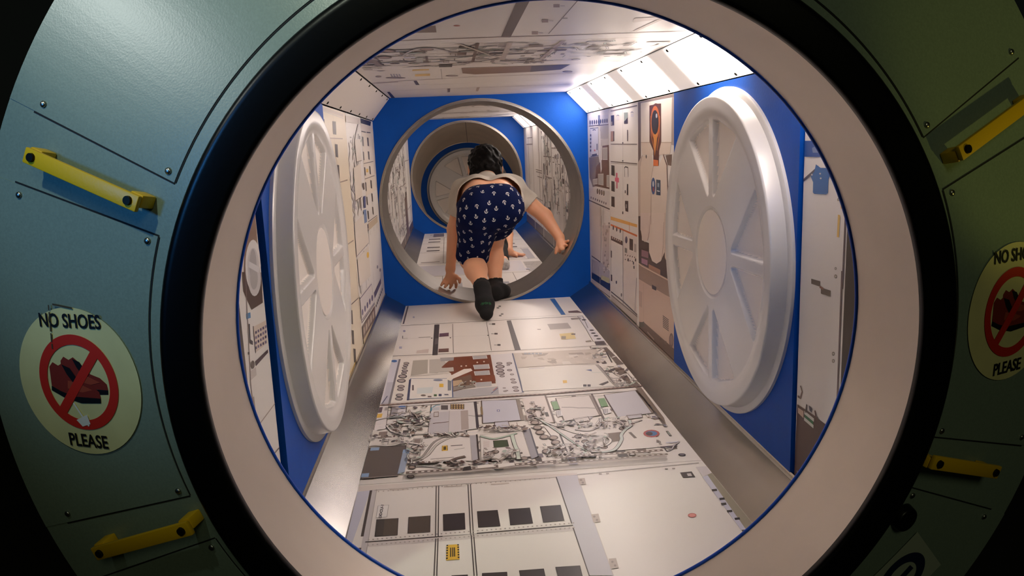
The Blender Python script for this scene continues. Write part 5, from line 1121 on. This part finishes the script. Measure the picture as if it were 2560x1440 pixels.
# hair
H = Field(head-.13, head+.13, .004); H.ell(head+np.array([0, -.006, .008]), (.079, .090, .080), .0); H.cap(head+np.array([-.045, -.05, -.05]), head+np.array([.045, -.05, -.05]), .032, .032, .03)
H.cap(head+np.array([0, -.052, -.03]), head+np.array([0, -.058, -.072]), .042, .036, .03)
HX, HY, HZ = np.meshgrid(H.ax[0]-head[0], H.ax[1]-head[1], H.ax[2]-head[2], indexing='ij')
rg = np.random.RandomState(4)
for i in range(26):
    a = rg.uniform(-1, 1, 3); a = a/np.linalg.norm(a)*rg.uniform(120, 320); H.F += (.0007*np.sin(a[0]*HX+a[1]*HY+a[2]*HZ+rg.uniform(0, 6))).astype(np.float32)
H.F = np.maximum(H.F, (HY*.75-HZ*.55-.030).astype(np.float32)); H.F = np.maximum(H.F, (-(HZ+.085)).astype(np.float32))
V_, F_ = H.mesh(); skin_obj('hair', V_, F_, M_HAIR, boy, label='short black hair')
for s_ in (-1, 1):
    bm = bmesh.new(); bmesh.ops.create_uvsphere(bm, u_segments=12, v_segments=8, radius=.011); bmesh.ops.translate(bm, vec=Vector(head+np.array([.028*s_, .074, -.006])), verts=bm.verts); bmobj('eye', bm, mat('eye_white', srgb(236, 232, 228), .2), boy, smooth='all')
# t-shirt: slid up the back, hanging loose below the chest
T = Field(np.array([-.30, 3.15, -.25]), np.array([.42, 3.70, .26]), .005)
for s_ in (-1, 1):
    T.cap(waist+X_*.056*s_+np.array([0, -.10, -.004]), chest+X_*.056*s_, .078, .083, .03); T.cap(waist+X_*.085*s_+np.array([0, -.08, -.055]), chest+X_*.07*s_+np.array([0, 0, -.04]), .062, .062, .04)
T.cap(shL+X_*.005, shR-X_*.005, .062, .062, .03); T.cap(chest+np.array([0, .03, 0]), neck, .062, .052, .03)
seL, seR = shL+(elL-shL)*.66, shR+(elR-shR)*.60
T.cap(shL, seL+(seL-shL)*.25, .054, .050, .03); T.cap(shR, seR+(seR-shR)*.25, .054, .049, .03)
T.cap(shL+np.array([.02, -.05, -.05]), shL+(elL-shL)*.5+np.array([.012, -.06, 0]), .05, .03, .04)
T.wobble(.006, 70, 3)
V_, F_ = T.mesh()
dL, dR = (elL-shL)/np.linalg.norm(elL-shL), (elR-shR)/np.linalg.norm(elR-shR)
def keep_t(V):
    k = V[:, 1] > 3.292+.030*np.cos((V[:, 0]-mid[0])*14)+.02*np.sin(V[:, 2]*22)
    k &= ~(((V-seL)@dL > 0) & (np.linalg.norm(V-seL, axis=1) < .11)); k &= ~(((V-seR)@dR > 0) & (np.linalg.norm(V-seR, axis=1) < .11))
    hd = (neck-chest); hd /= np.linalg.norm(hd); k &= ((V-neck)@hd < .022) | (np.linalg.norm(V-neck, axis=1) > .085)
    return k
skin_obj('t_shirt', V_, F_, M_TEE, boy, keep=keep_t, solid=.0025, smooth=3, label='grey t-shirt riding up the back')
# shorts
B = Field(np.array([-.25, 2.92, -.36]), np.array([.36, 3.62, .20]), .0045)
B.cap(hipL, hipR, .088, .088, .02)
for s_ in (-1, 1): B.cap(mid+X_*.040*s_, waist+X_*.044*s_, .086, .074, .03)
ka, kb = knL+(knL-hipL)*.10, knR+(knR-hipR)*.06
B.cap(hipL, ka, .086, .068, .02); B.cap(hipR, kb, .086, .058, .02); B.cap(hipR+X_*.012, hipR*.5+knR*.5+X_*.012, .076, .06, .03)
B.cap(hipL-X_*.018+np.array([0, .02, .0]), hipL*.6+knL*.4-X_*.02, .06, .055, .03)
B.cap(hipL-X_*.085+np.array([0, .03, .025]), hipL-X_*.082+np.array([0, .03, .018]), .012, .014, .02)
B.wobble(.0045, 60, 9)
V_, F_ = B.mesh(); wd = (waist-mid)/np.linalg.norm(waist-mid); eL = (knL-hipL)/np.linalg.norm(knL-hipL); eR = (knR-hipR)/np.linalg.norm(knR-hipR)
wpt = mid+wd*.088
def keep_b(V):
    k = (V-wpt)@wd < 0
    k &= ~(((V-(knL-eL*.012))@eL > 0) & (np.linalg.norm(V-knL, axis=1) < .13)); k &= ~(((V-(knR-eR*.02))@eR > 0) & (np.linalg.norm(V-knR, axis=1) < .105))
    return k
shorts = skin_obj('shorts', V_, F_, M_SHORT, boy, keep=keep_b, solid=.003, smooth=3, label='navy shorts printed with small white anchors')
# anchors printed on the shorts
me = shorts.data; bv = BVHTree.FromPolygons([v.co[:] for v in me.vertices], [p.vertices[:] for p in me.polygons])
def arc(cx, cy, r0, r1, a0, a1, n=8):
    return [[(cx+r0*math.cos(a), cy+r0*math.sin(a)), (cx+r1*math.cos(a), cy+r1*math.sin(a)), (cx+r1*math.cos(b_), cy+r1*math.sin(b_)), (cx+r0*math.cos(b_), cy+r0*math.sin(b_))] for a, b_ in ((a0+(a1-a0)*i/n, a0+(a1-a0)*(i+1)/n) for i in range(n))]
ANC = arc(0, .0062, .0010, .0024, 0, 2*math.pi, 8)+[[(-.0008, -.006), (.0008, -.006), (.0008, .0042), (-.0008, .0042)], [(-.003, .0018), (.003, .0018), (.003, .0032), (-.003, .0032)]]+arc(0, -.0008, .0042, .0060, math.pi*1.02, math.pi*1.98, 8)+[[(-.0066, -.001), (-.0038, -.001), (-.0054, .0018)], [(.0066, -.001), (.0038, -.001), (.0054, .0018)]]
rg = random.Random(17); pts = []; polys = list(me.polygons); AV, AF = [], []
for tr in range(6000):
    p = rg.choice(polys); c = p.center
    if all((c-q).length > .035 for q in pts) and (c-Vector(wpt)).dot(Vector(wd)) < -.012:
        pts.append(c.copy()); n = p.normal; up = Vector((0, 0, 1)) if abs(n.z) < .75 else Vector((0, 1, 0))
        y = (up-n*up.dot(n)).normalized(); x = y.cross(n); a = rg.uniform(-.35, .35)+(math.pi if rg.random() < .4 else 0)
        x, y = x*math.cos(a)+y*math.sin(a), y*math.cos(a)-x*math.sin(a)
        for q in ANC:
            b0 = len(AV)
            for u, v in q:
                w_ = c+x*u*1.2+y*v*1.2; hh = bv.find_nearest(w_); AV.append(hh[0]+hh[1]*.0007 if hh[0] else w_)
            AF.append(list(range(b0, b0+len(q))))
mkobj('anchor_print', AV, AF, M_ANCH, shorts)
# socks
def sock(an, he, to, kn, green):
    lo = np.minimum.reduce([an, he, to, an+(kn-an)*.3])-.06; hi = np.maximum.reduce([an, he, to, an+(kn-an)*.3])+.06
    K = Field(lo, hi, .004); top = an+(kn-an)*(.02 if green else .10); ball = he*.35+to*.65
    K.cap(top, an, .034, .031, .01); K.cap(an, he, .031, .032, .012); K.cap(he, ball, .033, .037, .012); K.cap(ball, to, .037, .027, .012)
    V, F = K.mesh(); d = (kn-an)/np.linalg.norm(kn-an)
    o = skin_obj('sock', V, F, M_SOCK, boy, keep=lambda V: ((V-top)@d < 0), solid=.002, smooth=1)
    if green:
        bv2 = BVHTree.FromPolygons([v.co[:] for v in o.data.vertices], [p.vertices[:] for p in o.data.polygons])
        c = Vector(he*.18+to*.82); up = Vector(he-to).normalized(); side = Vector((1, 0, .04)).normalized(); n = side.cross(up); 
        if n.y > 0: n = -n
        TV, TT, gv = [], [], []
        for i_ in range(9):      # worn, unreadable marks
            x_ = -1.5+i_*.37; w0_ = .10+.05*(i_ % 3); h_ = .22+.10*((i_*5) % 3); b0 = len(TV)
            TV += [(x_, -h_), (x_+w0_, -h_), (x_+w0_+.06, h_), (x_+.06, h_)]; TT.append((b0, b0+1, b0+2, b0+3))
            if i_ % 2: TV += [(x_, .05), (x_+.34, .05), (x_+.34, .19), (x_, .19)]; TT.append((b0+4, b0+5, b0+6, b0+7))
        for x, y in TV:
            w0 = c+side*x*.0125+up*(y*.0125)+n*.08; hh = bv2.ray_cast(w0, -n); gv.append(hh[0]+hh[1]*.0006 if hh[0] else w0-n*.05)
        mkobj('sock_print', gv, TT, M_GREEN, o)
sock(anL, heelL, toeL, knL, True); sock(anR, heelR, toeR, knR, False)

# ---- the child crawling ahead, mostly hidden
c2 = dict(hipL=P3(1186, 565, 4.42), hipR=P3(1224, 565, 4.42), shL=P3(1190, 545, 4.78), shR=P3(1250, 545, 4.78), head=P3(1218, 520, 5.0))
G = Field(np.array([-.20, 4.0, -.44]), np.array([.40, 5.15, .05]), .006)
m2 = (c2['hipL']+c2['hipR'])/2; s2 = (c2['shL']+c2['shR'])/2
for s_ in (-1, 1): G.cap(m2+X_*.04*s_, s2+X_*.045*s_, .078, .072, .03)
G.cap(c2['shL'], c2['shR'], .05, .05, .03); G.cap(s2, c2['head'], .045, .045, .02); G.ell(c2['head'], (.07, .085, .08), .01); G.ell(c2['head']+np.array([0, .09, -.02]), (.01, .014, .013), .012)
for s_ in (-1, 1): G.ell(c2['head']+np.array([.074*s_, 0, -.02]), (.008, .017, .025), .006)
w2R = on_floor(1272, 628, .035); e2R = P3(1270, 585, 4.70); w2L = on_floor(1180, 632, .035); e2L = P3(1176, 588, 4.70)
for sh, el, wr, sg in ((c2['shR'], e2R, w2R, 1), (c2['shL'], e2L, w2L, -1)):
    G.cap(sh, el, .042, .031, .02); G.cap(el, wr, .031, .024, .015); pc = wr+np.array([.03*sg, .0, -.018]); G.cap(wr, pc, .021, .016, .012)
    for i, (dx, dy) in enumerate(((.085, -.020), (.096, -.004), (.094, .014), (.080, .030))):
        t = wr+np.array([dx*sg, dy, 0]); t[2] = ZF+.009; k_ = wr+np.array([.048*sg, dy*.75, 0]); k_[2] = ZF+.016; G.cap(pc, k_, .012, .0095, .01); G.cap(k_, t, .009, .0068, .004)
    t = wr+np.array([.045*sg, -.045, 0]); t[2] = ZF+.009; G.cap(pc, t, .012, .0075, .006)
k2R = P3(1246, 612, 4.52); k2R[2] = ZF+.075; a2R = P3(1257, 650, 4.24); t2R = on_floor(1262, 664, .02); k2L = P3(1200, 622, 4.5); k2L[2] = ZF+.075; a2L = P3(1208, 668, 4.20); t2L = on_floor(1212, 682, .02)
for hp, kn, an, to in ((c2['hipR'], k2R, a2R, t2R), (c2['hipL'], k2L, a2L, t2L)):
    G.cap(hp, kn, .075, .05, .02); G.cap(kn, an, .046, .03, .02); G.cap(an, to, .028, .022, .015)
V_, F_ = G.mesh()
kid = skin_obj('person', V_, F_, M_SKIN, None, smooth=1, label='second child crawling ahead in black leggings, mostly hidden behind the first', category='person')
M_LEG = mat('black_legging', srgb(18, 18, 22), .85); M_GSOCK = mat('grey_striped_sock', srgb(190, 184, 178), .9, noise=.35, nscale=60)
K = Field(np.array([-.15, 4.1, -.45]), np.array([.32, 4.85, .02]), .006)
for s_ in (-1, 1): K.cap(m2+X_*.042*s_, m2*.6+s2*.4+X_*.045*s_, .088, .082, .03)
for hp, kn, an in ((c2['hipR'], k2R, a2R), (c2['hipL'], k2L, a2L)): K.cap(hp, kn, .080, .055, .02); K.cap(kn, an, .052, .036, .02)
V_, F_ = K.mesh(); skin_obj('leggings', V_, F_, M_LEG, kid, smooth=1)
K = Field(np.array([-.22, 4.4, -.3]), np.array([.32, 4.95, .03]), .006)
for s_ in (-1, 1): K.cap(m2*.62+s2*.38+X_*.045*s_, s2+X_*.05*s_, .092, .084, .03)
K.cap(c2['shL'], c2['shR'], .06, .06, .03); K.cap(c2['shR'], c2['shR']*.5+e2R*.5, .052, .048, .02); K.cap(c2['shL'], c2['shL']*.5+e2L*.5, .052, .048, .02)
V_, F_ = K.mesh(); skin_obj('shirt', V_, F_, mat('dark_jersey', srgb(40, 42, 56), .9), kid, smooth=1)
for an, to in ((a2R, t2R), (a2L, t2L)):
    K = Field(np.minimum(an, to)-.06, np.maximum(an, to)+.06, .005); K.cap(an*.35+to*.65, to, .031, .027, .01); V_, F_ = K.mesh(); skin_obj('sock', V_, F_, M_GSOCK, kid, label='pale grey sock')
hc = c2['head']; K = Field(hc-.12, hc+.12, .006); K.ell(hc+np.array([0, -.008, .008]), (.079, .09, .086), 0)
HY, HZ = (K.ax[1]-hc[1])[None, :, None], (K.ax[2]-hc[2])[None, None, :]; K.F = np.maximum(K.F, (HY*.75-HZ*.55-.03).astype(np.float32)); V_, F_ = K.mesh(); skin_obj('hair', V_, F_, M_HAIR, kid)
